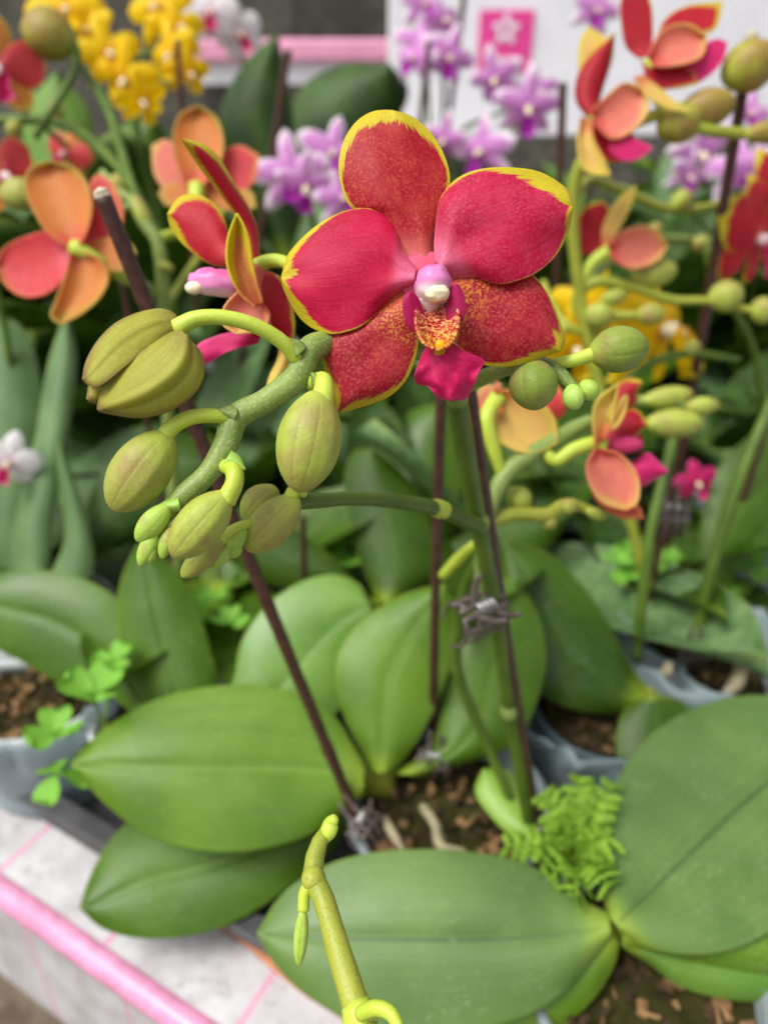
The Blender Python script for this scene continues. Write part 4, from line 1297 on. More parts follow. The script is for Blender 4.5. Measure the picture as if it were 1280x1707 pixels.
# ------------------------------------------------------------------ generic plants of the background
LEAFM = []
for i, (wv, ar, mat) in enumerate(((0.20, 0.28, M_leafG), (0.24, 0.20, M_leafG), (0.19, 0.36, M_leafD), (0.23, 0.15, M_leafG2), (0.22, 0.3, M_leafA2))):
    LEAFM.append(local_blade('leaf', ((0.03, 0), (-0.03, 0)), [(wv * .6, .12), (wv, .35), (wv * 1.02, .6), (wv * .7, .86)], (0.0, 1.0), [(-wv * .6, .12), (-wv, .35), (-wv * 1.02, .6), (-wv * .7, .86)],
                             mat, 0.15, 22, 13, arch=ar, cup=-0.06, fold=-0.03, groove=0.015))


def rosette(parent, n, L, rnd, idx=(0, 1, 2, 3), lift=(0.25, 0.9), z=-0.014):
    a0 = rnd.uniform(0, 6.28)
    for k in range(n):
        l = bpy.data.objects.new('leaf', LEAFM[rnd.choice(idx)])
        COL.objects.link(l)
        l.parent = parent
        s = L * rnd.uniform(0.8, 1.15)
        l.scale = (s, s, s)
        l.rotation_euler = Matrix.Rotation(a0 + k * (math.pi if k % 2 else 0) + k * 0.75, 3, 'Z').to_euler()
        Rm = Matrix.Rotation(a0 + (k % 2) * math.pi + (k // 2) * 0.9 + rnd.uniform(-.25, .25), 3, 'Z') @ Matrix.Rotation(rnd.uniform(*lift), 3, 'X')
        l.rotation_euler = Rm.to_euler()
        l.location = (0, 0, z)


# generic flower meshes (unit diameter), facing +Z, up +Y
def flower_set(mp, ms, ml, mc, size=0.05, wide=1.0):
    d = {}
    d['petal'] = local_blade('petal', ((0.0, 0.03), (0.0, -0.03)), [(0.10, 0.14), (0.26, 0.22 * wide), (0.42, 0.17 * wide)], (0.50, 0.02), [(0.10, -0.10), (0.26, -0.17 * wide), (0.42, -0.13 * wide)], mp, size, 14, 11, arch=0.12, cup=0.05)
    d['sepal'] = local_blade('sepal', ((0.03, 0.0), (-0.03, 0.0)), [(0.10, 0.12), (0.15 * wide, 0.28), (0.10 * wide, 0.42)], (0.0, 0.50), [(-0.10, 0.12), (-0.15 * wide, 0.28), (-0.10 * wide, 0.42)], ms, size, 14, 9, arch=0.14, cup=0.05, lift=0.03)
    d['lip'] = local_blade('lip', ((0.04, 0.0), (-0.04, 0.0)), [(0.09, -0.08), (0.08, -0.16), (0.13, -0.25)], (0.0, -0.33), [(-0.09, -0.08), (-0.08, -0.16), (-0.13, -0.25)], ml, size, 12, 9, arch=0.1, cup=-0.12, lift=-0.2)
    v1, f1 = tube_geo([Vector((0, -0.02, -0.02)), Vector((0, -0.03, 0.06)), Vector((0, -0.06, 0.13))], [0.04, 0.055, 0.03], 10, 10)
    me = bpy.data.meshes.new('column')
    me.from_pydata([tuple(p) for p in v1], [], f1)
    me.polygons.foreach_set('use_smooth', [True] * len(f1))
    me.materials.append(mc)
    d['column'] = me
    v2, f2_ = tube_geo([Vector((0, 0, 0.01)), Vector((0, -0.01, -0.05)), Vector((0, -0.06, -0.12))], [0.035, 0.03, 0.022], 8, 8)
    me = bpy.data.meshes.new('flower')
    me.from_pydata([tuple(p) for p in v2], [], f2_)
    me.polygons.foreach_set('use_smooth', [True] * len(f2_))
    me.materials.append(M_ped)
    d['flower'] = me
    return d


FS = {'yellow': flower_set(M_yel, M_yel, M_yel, M_anther, 0.055, 0.8),
      'purple': flower_set(M_pur, M_pur, M_purlip, M_anther, 0.06, 0.72),
      'white': flower_set(M_white, M_white, M_mag, M_anther, 0.05, 1.1),
      'red': flower_set(M_sidef, M_sidef, M_mag, M_column, 0.055, 1.2),
      'orange': flower_set(M_coral, M_orange, M_mag, M_column, 0.055, 1.1),
      'pink': flower_set(M_mag, M_mag, M_mag, M_anther, 0.05, 1.1)}


def gflower(parent, kind, pos, face, size, roll=0.0):
    d = FS[kind]
    o = bpy.data.objects.new('flower', d['flower'])
    COL.objects.link(o)
    o.parent = parent
    z = Vector(face).normalized()
    up = Vector((0, 0, 1))
    y = (up - z * up.dot(z)).normalized()
    x = y.cross(z)
    Rm = Matrix((x, y, z)).transposed() @ Matrix.Rotation(roll, 3, 'Z')
    o.location = Vector(pos) - wloc(parent)
    o.rotation_euler = Rm.to_euler()
    o.scale = (size, size, size)

    def ch(nm, rz, sx=1, dz=0.0):
        c = bpy.data.objects.new(nm, d[nm])
        COL.objects.link(c)
        c.parent = o
        c.rotation_euler = (0, 0, rz)
        c.scale = (sx, 1, 1)
        c.location = (0, 0, dz)
    ch('petal', 0.15, 1, 0.012)
    ch('petal', -0.15, -1, 0.012)
    ch('sepal', 0)
    ch('sepal', 2.35)
    ch('sepal', -2.35)
    ch('lip', 0, 1, 0.02)
    ch('column', 0, 1, 0.01)
    return o


GR = random.Random(11)


def bgplant(px, py, z, label, cat, pxflowers, kind, group=None, xy=None, n=5, L=0.14, idx=(0, 1, 2, 3), potkind='a', stems=1, stemmat=M_stemD, potlabel=None, potgroup='pots of the background orchids', buds=()):
    base = Vector((xy[0], xy[1], SOIL)) if xy else Pz(px, py, z)
    o = thing('orchid_plant', label, 'orchid', base, group)
    pot(base.x, base.y, potlabel or 'small pale plastic pot among the crowded leaves at the back', potkind, group=potgroup, sc=0.8)
    rosette(o, n, L, GR, idx, (0.15, 0.8))
    fl_ = [(P(x, y, d), s, Vector(fc)) for (x, y, d, s, fc) in pxflowers]
    if fl_:
        fl_.sort(key=lambda q: q[0].z)
        joints = [p - fc.normalized() * 0.022 * (s / 0.05) - Vector((0, 0, 0.010)) for p, s, fc in fl_]
        groups = [list(range(i, len(fl_), stems)) for i in range(stems)]
        for g in groups:
            if not g:
                continue
            top = joints[g[0]]
            pts = [base, base.lerp(top, 0.45) + Vector((0, 0, 0.05))]
            pts += [joints[i] for i in g]
            tube('flower_stem', pts, [0.0028] + [0.0024] * (len(pts) - 2) + [0.0013], stemmat, o, 8, 10 * len(pts), 0.05)
            for i in g:
                p, s, fc = fl_[i]
                bk = p - fc.normalized() * s * 0.1
                tube('flower_stalk', [joints[i], joints[i].lerp(bk, 0.6) + Vector((0, 0, 0.004)), bk], [0.0013] * 3, M_ped, o, 6, 8)
                gflower(o, kind, p, fc, s * (GR.uniform(1.1, 1.4) if kind == 'yellow' else 1), GR.uniform(-.4, .4))
    for (x, y, d, x2, y2, wpx, mt) in buds:
        px_bud((x, y), (x2, y2), wpx, d, mt, o, nt=20, na=26)
    return o


TOC = (0.1, -1, 0.1)
# ---- orange plant, left: two flowers seen from behind, traced
L0 = Vector((-0.125, 0.445, SOIL))
plantL = thing('orchid_plant', 'orchid with orange flowers seen from behind on branching pale stems', 'orchid', L0)
pot(L0.x, L0.y, 'plastic pot behind the buds holding the orange flowered orchid', 'a')
rosette(plantL, 5, 0.14, GR, (0, 2, 4), (0.3, 0.9))
px_tube('flower_stem', [(300, 960, 0.46, 9), (285, 760, 0.435, 10), (275, 600, 0.415, 10), (272, 480, 0.405, 11), (262, 400, 0.40, 11), (240, 370, 0.40, 11), (225, 340, 0.40, 9), (195, 315, 0.40, 8), (170, 285, 0.40, 6)], M_stem, plantL, 12, 50, 0.06)
px_tube('flower_stem', [(270, 500, 0.407, 8), (245, 478, 0.40, 9), (225, 470, 0.395, 9)], M_stem, plantL, 10, 14)
f5 = px_tube('flower', [(228, 472, 0.395, 9), (205, 462, 0.38, 9), (170, 438, 0.365, 10), (140, 420, 0.36, 12), (124, 414, 0.3605, 16)], M_ped, plantL, 12, 20)
S5 = dict(N=26, M=18, thick=0.0008)
blade('sepal', ((112, 412), (135, 408)), [(80, 388), (55, 350), (42, 310), (50, 282)], (85, 268), [(148, 380), (154, 345), (148, 310), (128, 283)], M_orange, f5, 0.361, (122, 412), gy=-0.002, **S5, cup=-0.005)
blade('petal', ((115, 408), (118, 432)), [(80, 386), (45, 393), (8, 412)], (-6, 440), [(106, 466), (80, 490), (42, 496), (10, 476)], M_coral, f5, 0.364, (122, 415), gx=-0.003, **S5, cup=-0.003)
blade('sepal', ((118, 420), (140, 422)), [(108, 462), (94, 500), (86, 528)], (102, 541), [(165, 432), (182, 462), (168, 495), (138, 522)], M_orange, f5, 0.361, (125, 420), gy=-0.002, **S5, cup=-0.005)
blade('petal', ((128, 405), (140, 412)), [(150, 365), (148, 312), (165, 290)], (192, 308), [(175, 405), (202, 385), (206, 345)], M_coral, f5, 0.367, (130, 410), **S5)
blade('sepal', ((135, 410), (138, 425)), [(170, 398), (212, 400)], (228, 420), [(175, 450), (212, 450)], M_orange, f5, 0.365, (135, 415), **S5)
f6 = px_tube('flower', [(270, 395, 0.402, 8), (300, 385, 0.415, 9), (326, 350, 0.42, 11), (328, 310, 0.424, 14)], M_ped, plantL, 12, 20)
blade('sepal', ((312, 312), (342, 308)), [(294, 270), (289, 225), (300, 192)], (330, 176), [(368, 270), (373, 232), (360, 195)], M_orange, f6, 0.425, (328, 310), **S5, cup=-0.005)
blade('petal', ((320, 300), (320, 320)), [(296, 248), (276, 233)], (253, 243), [(282, 322), (258, 292)], M_salmon, f6, 0.429, (328, 310), **S5)
blade('petal', ((335, 298), (338, 320)), [(366, 258), (398, 242)], (432, 258), [(365, 322), (398, 326), (426, 300)], M_coral, f6, 0.429, (335, 305), **S5)
blade('sepal', ((318, 308), (326, 330)), [(285, 305), (265, 322)], (275, 342), [(322, 346), (300, 348)], M_orange, f6, 0.427, (322, 315), **S5)
blade('sepal', ((334, 312), (345, 308)), [(350, 338), (390, 352)], (428, 346), [(390, 316), (420, 320)], M_orange, f6, 0.427, (340, 312), **S5)
for a in (((250, 385), (222, 325), 26), ((205, 320), (190, 290), 22), ((262, 440), (290, 450), 18)):
    px_bud(a[0], a[1], a[2], 0.40, M_bud, plantL, nt=16, na=20)
px_bud((70, 330), (0, 320), 52, 0.385, M_bud, plantL, nt=24, na=30)
px_tube('flower_stem', [(225, 345, 0.40, 7), (150, 350, 0.395, 8), (75, 332, 0.387, 9)], M_stem, plantL, 10, 20)

# red flower plant at the far left edge
bgplant(0, 0, 0, 'orchid with red flowers beside the yellow orchid, big grey bud on top', 'orchid', [(-5, 110, 0.46, 0.06, (0.5, -0.8, 0.0)), (5, 290, 0.48, 0.055, (0.7, -0.6, 0)), (110, 255, 0.55, 0.04, (-0.3, -0.9, 0.2))], 'orange', xy=(-0.27, 0.52), n=5,
        buds=[(125, 75, 0.47, 40, 40, 78, M_budbig)], potlabel='plastic pot of the red flowered orchid beside the yellow orchid')
px_tube('flower_stem', [(60, 230, 0.48, 6), (130, 100, 0.473, 7), (122, 72, 0.47, 9)], M_stemD, bpy.data.objects['orchid_plant.005'] if False else plantL, 8, 16)

# yellow plant
bgplant(0, 0, 0, 'orchid with a cluster of clear yellow flowers', 'orchid',
        [(110, 18, 0.66, 0.05, (0.3, -1, 0.4)), (150, 48, 0.67, 0.046, (-0.7, -1, 0.2)), (182, 88, 0.65, 0.05, (0.5, -1, 0.1)), (208, 132, 0.65, 0.05, (-0.2, -1, -0.2)), (238, 168, 0.64, 0.042, (0.6, -1, -0.5)),
         (262, 12, 0.68, 0.05, (-0.3, -1, 0.3)), (300, 45, 0.67, 0.048, (0.7, -1, 0.2)), (284, 92, 0.66, 0.048, (-0.6, -1, -0.1)), (318, 122, 0.66, 0.04, (0.8, -1, -0.3))],
        'yellow', xy=(-0.20, 0.74), n=6, stems=2, potlabel='plastic pot of the clear yellow orchid')
# white flower
bgplant(0, 0, 0, 'orchid with white flowers behind the yellow orchid', 'orchid', [(350, 20, 0.80, 0.065, (0.1, -1, 0.2)), (400, 55, 0.82, 0.055, (0.3, -1, 0))], 'white', xy=(-0.16, 0.93), n=5, potlabel='plastic pot of the white orchid at the back')
# purple plants
PURP = [
    ('orchid with lilac and purple flowers beside the square pink emblem', (0.06, 0.92), [(690, 20, 0.80, 0.05, TOC), (720, 60, 0.80, 0.048, (0.4, -1, 0)), (685, 100, 0.79, 0.05, (-0.3, -1, 0)), (740, 105, 0.79, 0.046, TOC), (700, 140, 0.78, 0.045, (0, -1, -.3)), (760, 45, 0.81, 0.046, (.6, -1, .1))]),
    ('orchid with lilac flowers just above the dark red flower petals', (0.13, 0.86), [(760, 210, 0.74, 0.05, TOC), (800, 190, 0.75, 0.05, (.3, -1, .1)), (840, 150, 0.76, 0.048, (-.2, -1, 0)), (870, 195, 0.75, 0.05, TOC), (820, 235, 0.73, 0.048, (-.3, -1, 0)), (885, 255, 0.73, 0.05, (.3, -1, 0)), (745, 255, 0.72, 0.046, (-.2, -1, 0)), (900, 160, 0.77, 0.04, TOC)]),
    ('orchid with a short spray of lilac flowers behind the side-facing flower', (-0.05, 0.72), [(510, 250, 0.62, 0.05, TOC), (540, 235, 0.63, 0.045, (.3, -1, .2)), (500, 290, 0.61, 0.05, (-.3, -1, 0)), (520, 325, 0.6, 0.042, (.2, -1, -.3)), (565, 330, 0.6, 0.04, (.2, -1, 0))]),
    ('orchid with lilac flowers beside the tallest leaning stake', (0.40, 0.80), [(1150, 265, 0.72, 0.052, TOC), (1180, 245, 0.73, 0.05, (.3, -1, 0)), (1225, 275, 0.72, 0.052, (-.2, -1, 0)), (1255, 250, 0.73, 0.05, TOC), (1240, 305, 0.71, 0.05, (0, -1, -.3)), (1265, 170, 0.75, 0.05, TOC), (1135, 300, 0.71, 0.04, TOC)]),
    ('orchid with purple flowers above the white board', (0.30, 1.05), [(1000, 15, 0.92, 0.058, TOC), (1015, 45, 0.91, 0.05, (.3, -1, 0)), (985, 0, 0.93, 0.05, (-.4, -1, 0))]),
]
for lb, xy, fls in PURP:
    bgplant(0, 0, 0, lb, 'orchid', [(a + GR.uniform(-22, 22), b + GR.uniform(-22, 22), c, d * GR.uniform(1.05, 1.45), (e[0] + GR.uniform(-.5, .5), e[1], e[2] + GR.uniform(-.4, .4))) for (a, b, c, d, e) in fls if GR.random() > 0.22], 'purple', 'lilac orchids at the back', xy=xy, n=5, stems=2, L=0.13, idx=(0, 1, 3), potlabel='plastic pot of a lilac orchid at the back', potgroup='pots of the lilac orchids')

# ---- right, red and yellow cluster, traced
R0 = Vector((0.175, 0.46, SOIL))
plantR = thing('orchid_plant', 'orchid with a tight cluster of red and yellow flowers against the white board', 'orchid', R0)
pot(R0.x, R0.y, 'plastic pot holding the tight red and yellow flower cluster', 'b')
rosette(plantR, 4, 0.11, GR, (0, 2, 4), (0.7, 1.2))
px_tube('flower_stem', [(1080, 980, 0.49, 9), (1010, 700, 0.455, 10), (965, 480, 0.43, 10), (955, 330, 0.41, 11), (975, 260, 0.40, 11), (1040, 215, 0.39, 10), (1110, 190, 0.39, 10), (1170, 215, 0.39, 10), (1290, 225, 0.40, 9)], M_stemY, plantR, 12, 60, 0.05)
f7 = px_tube('flower', [(1040, 215, 0.39, 8), (1010, 215, 0.388, 10), (988, 190, 0.386, 14)], M_ped, plantR, 10, 12)
S7 = dict(N=24, M=16, thick=0.0008)
blade('sepal', ((978, 190), (992, 185)), [(965, 130), (965, 70)], (980, 44), [(1000, 120), (1008, 65)], M_yrev, f7, 0.388, (985, 185), **S7)
blade('petal', ((978, 195), (992, 192)), [(960, 168), (962, 128), (986, 88)], (1023, 55), [(1003, 150), (1020, 95)], M_darkred, f7, 0.384, (985, 190), **S7, cup=0.004)
blade('petal', ((985, 185), (990, 205)), [(1010, 160), (1040, 138)], (1070, 148), [(1020, 232), (1062, 212), (1080, 180)], M_salmon, f7, 0.381, (990, 190), **S7, cup=-0.004)
blade('sepal', ((968, 195), (985, 200)), [(962, 240), (974, 284)], (1016, 293), [(988, 230), (1006, 266)], M_yrev, f7, 0.382, (975, 195), **S7, cup=-0.003)
blade('sepal', ((972, 200), (995, 195)), [(990, 245), (1020, 272)], (1052, 262), [(1020, 200), (1055, 225)], M_darkred, f7, 0.386, (980, 200), **S7)
blade('lip', ((1015, 235), (1015, 255)), [(1050, 230)], (1088, 246), [(1035, 268), (1065, 265)], M_mag, f7, 0.380, (1020, 245), **S7)
f8 = px_tube('flower', [(1110, 190, 0.39, 8), (1090, 150, 0.388, 10), (1085, 100, 0.386, 14)], M_ped, plantR, 10, 12)
blade('sepal', ((1065, 98), (1085, 92)), [(1044, 80), (1034, 30), (1036, -5)], (1060, -32), [(1087, 50), (1082, 0)], M_darkred, f8, 0.388, (1075, 95), **S7)
blade('sepal', ((1085, 85), (1095, 90)), [(1108, 32), (1140, 12)], (1204, 3), [(1140, 58), (1190, 50)], M_sidef, f8, 0.389, (1090, 85), **S7)
blade('petal', ((1078, 95), (1090, 110)), [(1105, 48), (1145, 40)], (1177, 60), [(1110, 112), (1168, 95)], M_salmon, f8, 0.381, (1085, 95), **S7, cup=-0.004)
blade('petal', ((1095, 100), (1105, 120)), [(1150, 85), (1195, 65)], (1212, 72), [(1150, 142), (1202, 105)], M_mag, f8, 0.384, (1100, 110), **S7)
blade('sepal', ((1068, 100), (1080, 118)), [(1085, 145), (1125, 148)], (1162, 140), [(1110, 108), (1152, 118)], M_darkred, f8, 0.383, (1075, 110), **S7)
blade('sepal', ((1055, 130), (1070, 125)), [(1075, 160), (1110, 180)], (1150, 188), [(1090, 140), (1125, 170)], M_yrev, f8, 0.380, (1065, 130), **S7)
for a in (((1095, 215), (1170, 195), 62), ((1130, 190), (1225, 170), 60), ((1205, 130), (1290, 90), 80), ((1240, 225), (1300, 215), 34)):
    px_bud(a[0], a[1], a[2], 0.392, M_budbig, plantR, nt=20, na=26)
# lower part of that plant: side flower and buds
px_tube('flower_stem', [(985, 560, 0.44, 9), (960, 500, 0.435, 9), (990, 470, 0.43, 10), (1060, 480, 0.43, 8)], M_stemY, plantR, 10, 24, 0.08)
f9 = px_tube('flower', [(965, 480, 0.43, 8), (985, 440, 0.428, 10), (1015, 418, 0.425, 13)], M_ped, plantR, 10, 14)
blade('petal', ((1005, 415), (1018, 425)), [(965, 425), (958, 380), (975, 345)], (1005, 335), [(1030, 400), (1022, 360)], M_darkred, f9, 0.428, (1010, 415), **S7)
blade('sepal', ((1003, 412), (1013, 412)), [(1003, 380), (1030, 330)], (1060, 308), [(1030, 385), (1055, 335)], M_yrev, f9, 0.424, (1010, 412), **S7)
blade('petal', ((1012, 410), (1018, 430)), [(1045, 382), (1085, 378)], (1112, 410), [(1050, 448), (1095, 435)], M_salmon, f9, 0.422, (1015, 420), **S7, cup=-0.004)
for a in (((1050, 462), (1128, 448), 48), ((975, 520), (1022, 532), 44), ((1060, 525), (1108, 522), 36), ((1180, 500), (1238, 488), 52), ((1250, 520), (1290, 515), 44), ((1000, 500), (1045, 490), 26)):
    px_bud(a[0], a[1], a[2], 0.43, M_bud, plantR, nt=20, na=26)
px_tube('flower_stem', [(985, 560, 0.44, 8), (1010, 530, 0.434, 9), (1060, 525, 0.43, 7)], M_stemY, plantR, 8, 16)
px_tube('flower_stem', [(1060, 480, 0.43, 8), (1120, 500, 0.431, 8), (1182, 502, 0.43, 7), (1260, 520, 0.43, 6)], M_stemY, plantR, 8, 20)
# three buds low at right
px_tube('flower_stem', [(1005, 690, 0.455, 8), (1040, 672, 0.42, 8), (1085, 668, 0.40, 9), (1140, 675, 0.395, 7)], M_stem, plantR, 10, 24)
for a in (((1075, 705), (1172, 706), 48), ((1070, 668), (1155, 655), 34), ((1140, 678), (1198, 675), 30)):
    px_bud(a[0], a[1], a[2], 0.396, M_bud, plantR, nt=20, na=26)

# yellow flower right, red flower at right edge
bgplant(0, 0, 0, 'orchid with a single deep yellow flower below the green buds', 'orchid', [(1105, 545, 0.50, 0.085, (0.75, -0.65, 0.25)), (985, 520, 0.55, 0.06, (-0.4, -0.9, 0)), (960, 580, 0.55, 0.055, (0.2, -0.9, -.3))], 'yellow', xy=(0.21, 0.60), n=5, potlabel='plastic pot of the single deep yellow flower', potkind='b')
bgplant(0, 0, 0, 'orchid with a deep red flower turned sideways by the tall stake', 'orchid', [(1265, 395, 0.46, 0.07, (0.6, -0.7, 0.1)), (1300, 330, 0.47, 0.06, (0.5, -0.9, 0.1))], 'red', xy=(0.29, 0.50), n=5, potlabel='plastic pot of the sideways deep red flower')
bgplant(0, 0, 0, 'orchid with a small pink flower low behind the clips', 'orchid', [(1162, 805, 0.50, 0.03, TOC)], 'pink', xy=(0.245, 0.47), n=4, L=0.085, idx=(0, 1, 4), potlabel='blue plastic pot of the small pink flower', potkind='b')
bgplant(0, 0, 0, 'orchid with a small white flower low at the left', 'orchid', [(15, 770, 0.50, 0.04, TOC)], 'white', xy=(-0.30, 0.42), n=4, L=0.13, idx=(1, 3), potlabel='plastic pot of the low small white flower')

# tall grey-green leaves standing at the left
gl = thing('orchid_plant', 'orchid with tall pale grey green leaves standing upright at the left', 'orchid', Pz(60, 1010, SOIL))
pg = wloc(gl)
pot(pg.x, pg.y, 'plastic pot under the tall pale grey green leaves', 'b')
leaf('leaf', ((45, 1005), (80, 1005)), [(25, 900), (60, 740), (85, 600)], (112, 520), [(85, 900), (110, 740), (128, 600)], M_leafG2, gl, 0.50, (60, 1000), gy=-0.006, thick=0.002, cup=0.006)
leaf('leaf', ((50, 1005), (75, 1010)), [(-60, 850), (-70, 650)], (-10, 520), [(60, 850), (70, 650), (40, 550)], M_leafG2, gl, 0.53, (60, 1000), gy=-0.004, cup=0.012)
leaf('leaf', ((60, 1005), (85, 1005)), [(110, 900), (100, 800)], (98, 740), [(152, 960), (140, 850)], M_leafG2, gl, 0.50, (60, 1000), gy=-0.004, cup=0.004)
leaf('leaf', ((70, 1000), (80, 1010)), [(130, 880), (180, 780), (280, 740)], (360, 770), [(200, 900), (300, 850)], M_leafG, gl, 0.51, (60, 1000), gy=-0.006, gx=0.006, cup=0.006)

# upright dark leaves behind the main stem
mid = thing('orchid_plant', 'orchid with dark green leaves behind the lower bud branch', 'orchid', Pz(640, 1010, SOIL))
pm = wloc(mid)
pot(pm.x, pm.y, 'plastic pot behind the lower bud branch', 'a')
leaf('leaf', ((630, 1005), (660, 1005)), [(590, 900), (575, 800), (590, 755)], (620, 748), [(720, 960), (715, 870), (670, 790)], M_leafD, mid, 0.50, (640, 1000), gy=-0.008, cup=0.008)
leaf('leaf', ((640, 1000), (670, 1005)), [(640, 850), (650, 740), (680, 690)], (740, 672), [(745, 900), (770, 790), (765, 710)], M_leafA2, mid, 0.53, (640, 1000), gy=-0.008, cup=0.010)
leaf('leaf', ((620, 1005), (640, 1010)), [(520, 900), (440, 860), (400, 850)], (340, 900), [(520, 985), (430, 965)], M_leafD, mid, 0.49, (640, 1000), gy=-0.006, cup=0.006)
leaf('leaf', ((650, 1000), (680, 1005)), [(760, 900), (850, 860)], (960, 850), [(800, 960), (900, 920)], M_leafD, mid, 0.52, (640, 1000), gy=-0.006, cup=0.006)
rosette(mid, 3, 0.12, GR, (2, 4), (0.3, 0.9))

# pots with stakes on the right
rp = Pz(1172, 1092, SOIL)
pr = thing('orchid_plant', 'orchid in the pale pot with two clips, slim green stems by brown stakes', 'orchid', rp)
pot(rp.x, rp.y, 'pale blue pot with two clips and pale roots, beside the white table cover', 'b', sc=0.86)
sleeve(rp.x, rp.y, 0.047, 0.088, 'crumpled pale blue plastic sleeve round the pot with two clips', 1.0)
sleeve(qc.x, qc.y, 0.047, 0.082, 'crumpled plastic sleeve round the dark teal pot', 5.0)
sleeve(0.29, 0.50, 0.046, 0.12, 'pale plastic sleeve round the pot of the sideways red flower', 9.0)
px_tube('flower_stem', [(1060, 1100, 0.465, 8), (1070, 1000, 0.45, 9), (1085, 880, 0.44, 9), (1110, 780, 0.44, 9), (1130, 700, 0.44, 8)], M_stemD, pr, 10, 30)
px_tube('flower_stem', [(1160, 1060, 0.48, 9), (1190, 930, 0.465, 10), (1235, 790, 0.455, 10), (1290, 660, 0.45, 10)], M_stemD, pr, 10, 30)
leaf('leaf', ((1150, 1085), (1170, 1080)), [(1165, 900), (1190, 790), (1260, 720)], (1330, 690), [(1220, 950), (1310, 850)], M_leafA2, pr, 0.50, (1160, 1060), gy=-0.004, cup=0.006)
clip(rp + Vector((-0.010, -0.006, 0.010)), 1.1, R(5), 'dark claw clip resting in the pale blue pot', R(25))
clip(P(1120, 850, 0.455), 1.15, R(0), 'dark claw clip on the tall leaning stake below the side flower', R(10))
root([(1100, 1128, SOIL + .002), (1112, 1118, SOIL + .010), (1116, 1105, SOIL + .014)], 'short white root tip standing up in the pale blue pot', 0.0035)
root([(1215, 1085, SOIL + .004), (1235, 1110, SOIL + .008), (1225, 1140, SOIL + .004), (1205, 1160, SOIL)], 'pale yellow curved root at the rim of the pale blue pot', 0.0042)
stake((1252, 62), (1130, 790), 0.40, 'tall dark stake leaning beside the red and yellow cluster', 0.0062)
stake((1300, 640), (1170, 1040), 0.47, 'brown stake by the slim green stem in the pale blue pot', 0.005)
stake((1120, 760), (1066, 1080), 0.455, 'short brown stake at the pale rim behind the dark leaf', 0.0045)
clover(Pz(1060, 1010, SOIL), [(P(1030, 940, 0.52), 0.014, 0.4), (P(1060, 925, 0.53), 0.014, 0.5), (P(1085, 950, 0.52), 0.013, 0.4), (P(1045, 965, 0.51), 0.013, 0.3), (P(1110, 935, 0.53), 0.012, 0.4)], 'clover patch behind the pale blue pot')
clover(Pz(1230, 1010, SOIL), [(P(1215, 950, 0.53), 0.014, 0.4), (P(1245, 930, 0.54), 0.014, 0.5), (P(1265, 960, 0.53), 0.013, 0.4), (P(1200, 985, 0.52), 0.013, 0.4)], 'clover growing beside the brown stake at the right')
clover(Pz(590, 985, SOIL), [(P(560, 920, 0.53), 0.013, 0.4), (P(600, 905, 0.54), 0.013, 0.5), (P(630, 930, 0.53), 0.012, 0.4), (P(580, 945, 0.52), 0.012, 0.4)], 'dim clover behind the lower bud branch')

# thin stems crossing behind the flowers
for par, pl, mt in ((plantL, [(272, 480, 0.405, 8), (255, 380, 0.43, 9), (190, 270, 0.47, 9), (100, 205, 0.50, 9), (-20, 200, 0.52, 8)], M_stemD),
                    (plantL, [(240, 370, 0.40, 7), (205, 260, 0.45, 8), (175, 170, 0.48, 8), (120, 90, 0.50, 7)], M_stemD),
                    (plantL, [(272, 520, 0.408, 7), (310, 460, 0.44, 7), (350, 400, 0.46, 7), (380, 330, 0.48, 6)], M_stemY),
                    (plantR, [(955, 330, 0.41, 8), (985, 300, 0.45, 8), (1040, 320, 0.48, 8), (1120, 350, 0.50, 7), (1200, 340, 0.52, 6)], M_stemY),
                    (plantR, [(960, 500, 0.435, 8), (1010, 440, 0.46, 8), (1080, 400, 0.49, 8), (1150, 400, 0.51, 7)], M_stem),
                    (plantR, [(985, 560, 0.44, 7), (940, 540, 0.44, 8), (915, 500, 0.45, 8), (905, 470, 0.46, 6)], M_stemY),
                    (plantR, [(1005, 690, 0.455, 7), (1060, 620, 0.46, 7), (1140, 590, 0.47, 7), (1230, 600, 0.48, 6)], M_stemD)):
    px_tube('flower_stem', pl, mt, par, 8, 30, 0.08)
for par, a, b, wv, d in ((plantR, (1120, 350), (1150, 320), 34, 0.50), (plantR, (1190, 340), (1225, 352), 36, 0.52), (plantR, (1080, 400), (1100, 372), 26, 0.49), (plantR, (1150, 402), (1188, 412), 30, 0.51),
                         (plantL, (100, 205), (88, 170), 26, 0.50), (plantL, (30, 200), (20, 230), 26, 0.51), (plantR, (1140, 590), (1165, 570), 26, 0.47), (plantR, (940, 540), (925, 565), 24, 0.44)):
    px_bud(a, b, wv, d, M_bud, par, nt=14, na=18)
# tall leaves at the back
bk = thing('orchid_plant', 'orchid with large dark upright leaves behind the top petal', 'orchid', Vector((-0.10, 0.86, SOIL)))
pot(-0.10, 0.86, 'plastic pot of the large dark upright leaves at the back', 'a')
kb = (470, 420)
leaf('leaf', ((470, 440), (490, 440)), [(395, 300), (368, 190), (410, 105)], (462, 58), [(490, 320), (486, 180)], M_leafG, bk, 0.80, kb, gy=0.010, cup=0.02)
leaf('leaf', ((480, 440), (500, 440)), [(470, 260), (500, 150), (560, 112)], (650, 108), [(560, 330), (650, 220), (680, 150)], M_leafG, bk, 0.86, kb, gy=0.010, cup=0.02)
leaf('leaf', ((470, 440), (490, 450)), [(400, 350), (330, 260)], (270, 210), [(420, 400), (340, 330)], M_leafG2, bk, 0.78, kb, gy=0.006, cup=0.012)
leaf('leaf', ((480, 440), (500, 450)), [(520, 330), (580, 260)], (660, 230), [(580, 420), (650, 330)], M_leafG2, bk, 0.80, kb, gy=0.004, cup=0.012)
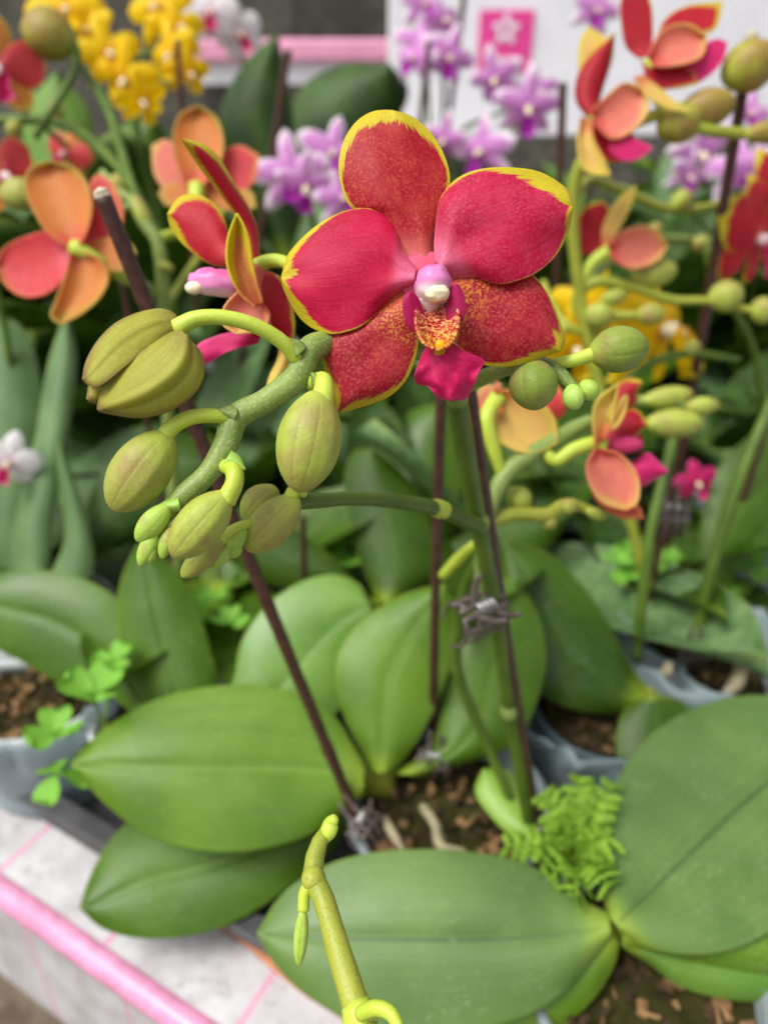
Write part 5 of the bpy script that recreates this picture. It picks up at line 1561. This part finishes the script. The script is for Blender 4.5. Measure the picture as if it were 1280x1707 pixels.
for lb, xy, zl in (('orchid with pale broad leaves below the yellow flowers', (-0.36, 0.78), [((130, 420), (60, 300), (40, 190), (95, 120), (150, 300), (150, 190)), ((140, 420), (20, 340), (-60, 280), (-90, 200), (40, 400), (-40, 360)), ((140, 420), (150, 300), (190, 220), (262, 190), (240, 360), (280, 270))]),
                   ('orchid with pale broad leaves under the lilac flowers by the tall stake', (0.37, 0.92), [((1120, 440), (1010, 360), (960, 300), (900, 270), (1040, 430), (950, 380)), ((1130, 440), (1090, 330), (1100, 270), (1140, 215), (1180, 350), (1190, 280)), ((1130, 440), (1180, 360), (1240, 320), (1310, 310), (1220, 440), (1300, 400))])):
    o = thing('orchid_plant', lb, 'orchid', Vector((xy[0], xy[1], SOIL)))
    pot(xy[0], xy[1], 'plastic pot of the ' + lb.split(' with ')[1], 'a', sc=0.8)
    dd = (xy[1] + 0.02) / (CP + 0.34 * SP)
    for k, (b0, a1, a2, tp, c1, c2) in enumerate(zl):
        leaf('leaf', ((b0[0] - 8, b0[1]), (b0[0] + 8, b0[1])), [a1, a2], tp, [c1, c2], (M_leafP, M_leafG2, M_leafA2)[k], o, dd, b0, gy=0.008, cup=0.014, N=26, M=17)
    rosette(o, 4, 0.2, GR, (0, 1, 3), (0.3, 1.0))
# far stakes
stake((480, 85), (448, 300), 0.60, 'dark stake behind the side-facing flower', 0.006, cut=False)
stake((296, 68), (305, 190), 0.62, 'short dark stake among the yellow flowers', 0.005, cut=False)
stake((715, 70), (700, 215), 0.76, 'dark stake between the lilac flowers left of the emblem', 0.006, cut=False)
stake((775, -20), (752, 170), 0.80, 'long dark stake crossing in front of the white board', 0.006, cut=False)
stake((938, 140), (932, 300), 0.55, 'dark stake next to the red and yellow cluster stem', 0.006, cut=False)
stake((985, 300), (955, 450), 0.60, 'dark stake under the red and yellow cluster', 0.005, cut=False)
stake((205, 470), (250, 720), 0.44, 'thin dark stake behind the biggest bud', 0.0038, cut=False)
stake((505, 860), (508, 960), 0.46, 'thin brown stake hidden behind the lower bud branch', 0.004, cut=False)

# leafy plants that fill the table
FILL = [(0.0, 0.56), (-0.12, 0.60), (-0.26, 0.66), (0.12, 0.62), (-0.40, 0.60), (-0.36, 0.80), (-0.10, 0.80), (0.02, 0.76), (0.22, 0.74), (0.32, 0.66), (0.42, 0.62),
        (-0.5, 0.95), (-0.30, 1.02), (-0.05, 1.05), (0.12, 1.05), (0.22, 0.93), (0.52, 0.85), (0.50, 1.0), (-0.20, 0.55), (0.10, 0.48), (-0.02, 0.44), (0.40, 0.50), (-0.42, 0.46), (-0.05, 0.92), (-0.18, 1.15), (0.36, 0.95), (0.0, 1.2), (0.38, 0.40), (-0.6, 0.75), (-0.34, 0.70), (-0.44, 0.84), (-0.27, 0.86), (-0.40, 1.02), (0.44, 0.78), (0.30, 0.84), (0.58, 1.05)]
for i, (x, y) in enumerate(FILL):
    for k in range(12):            # nudge pots apart
        for (a, b) in POTS:
            d = math.hypot(x - a, y - b)
            if d < 0.09:
                x += (x - a + 1e-4) / (d + 1e-4) * (0.091 - d)
                y += abs(y - b + 1e-4) / (d + 1e-4) * (0.091 - d)
    o = thing('orchid_plant', 'flowerless leafy orchid filling the crowd of pots behind', 'orchid', (x, y, SOIL), 'leafy orchids filling the table')
    pot(x, y, 'small pale plastic pot hidden among the crowded leaves', 'a', group='pots of the leafy orchids', sc=0.8)
    far = y > 0.78
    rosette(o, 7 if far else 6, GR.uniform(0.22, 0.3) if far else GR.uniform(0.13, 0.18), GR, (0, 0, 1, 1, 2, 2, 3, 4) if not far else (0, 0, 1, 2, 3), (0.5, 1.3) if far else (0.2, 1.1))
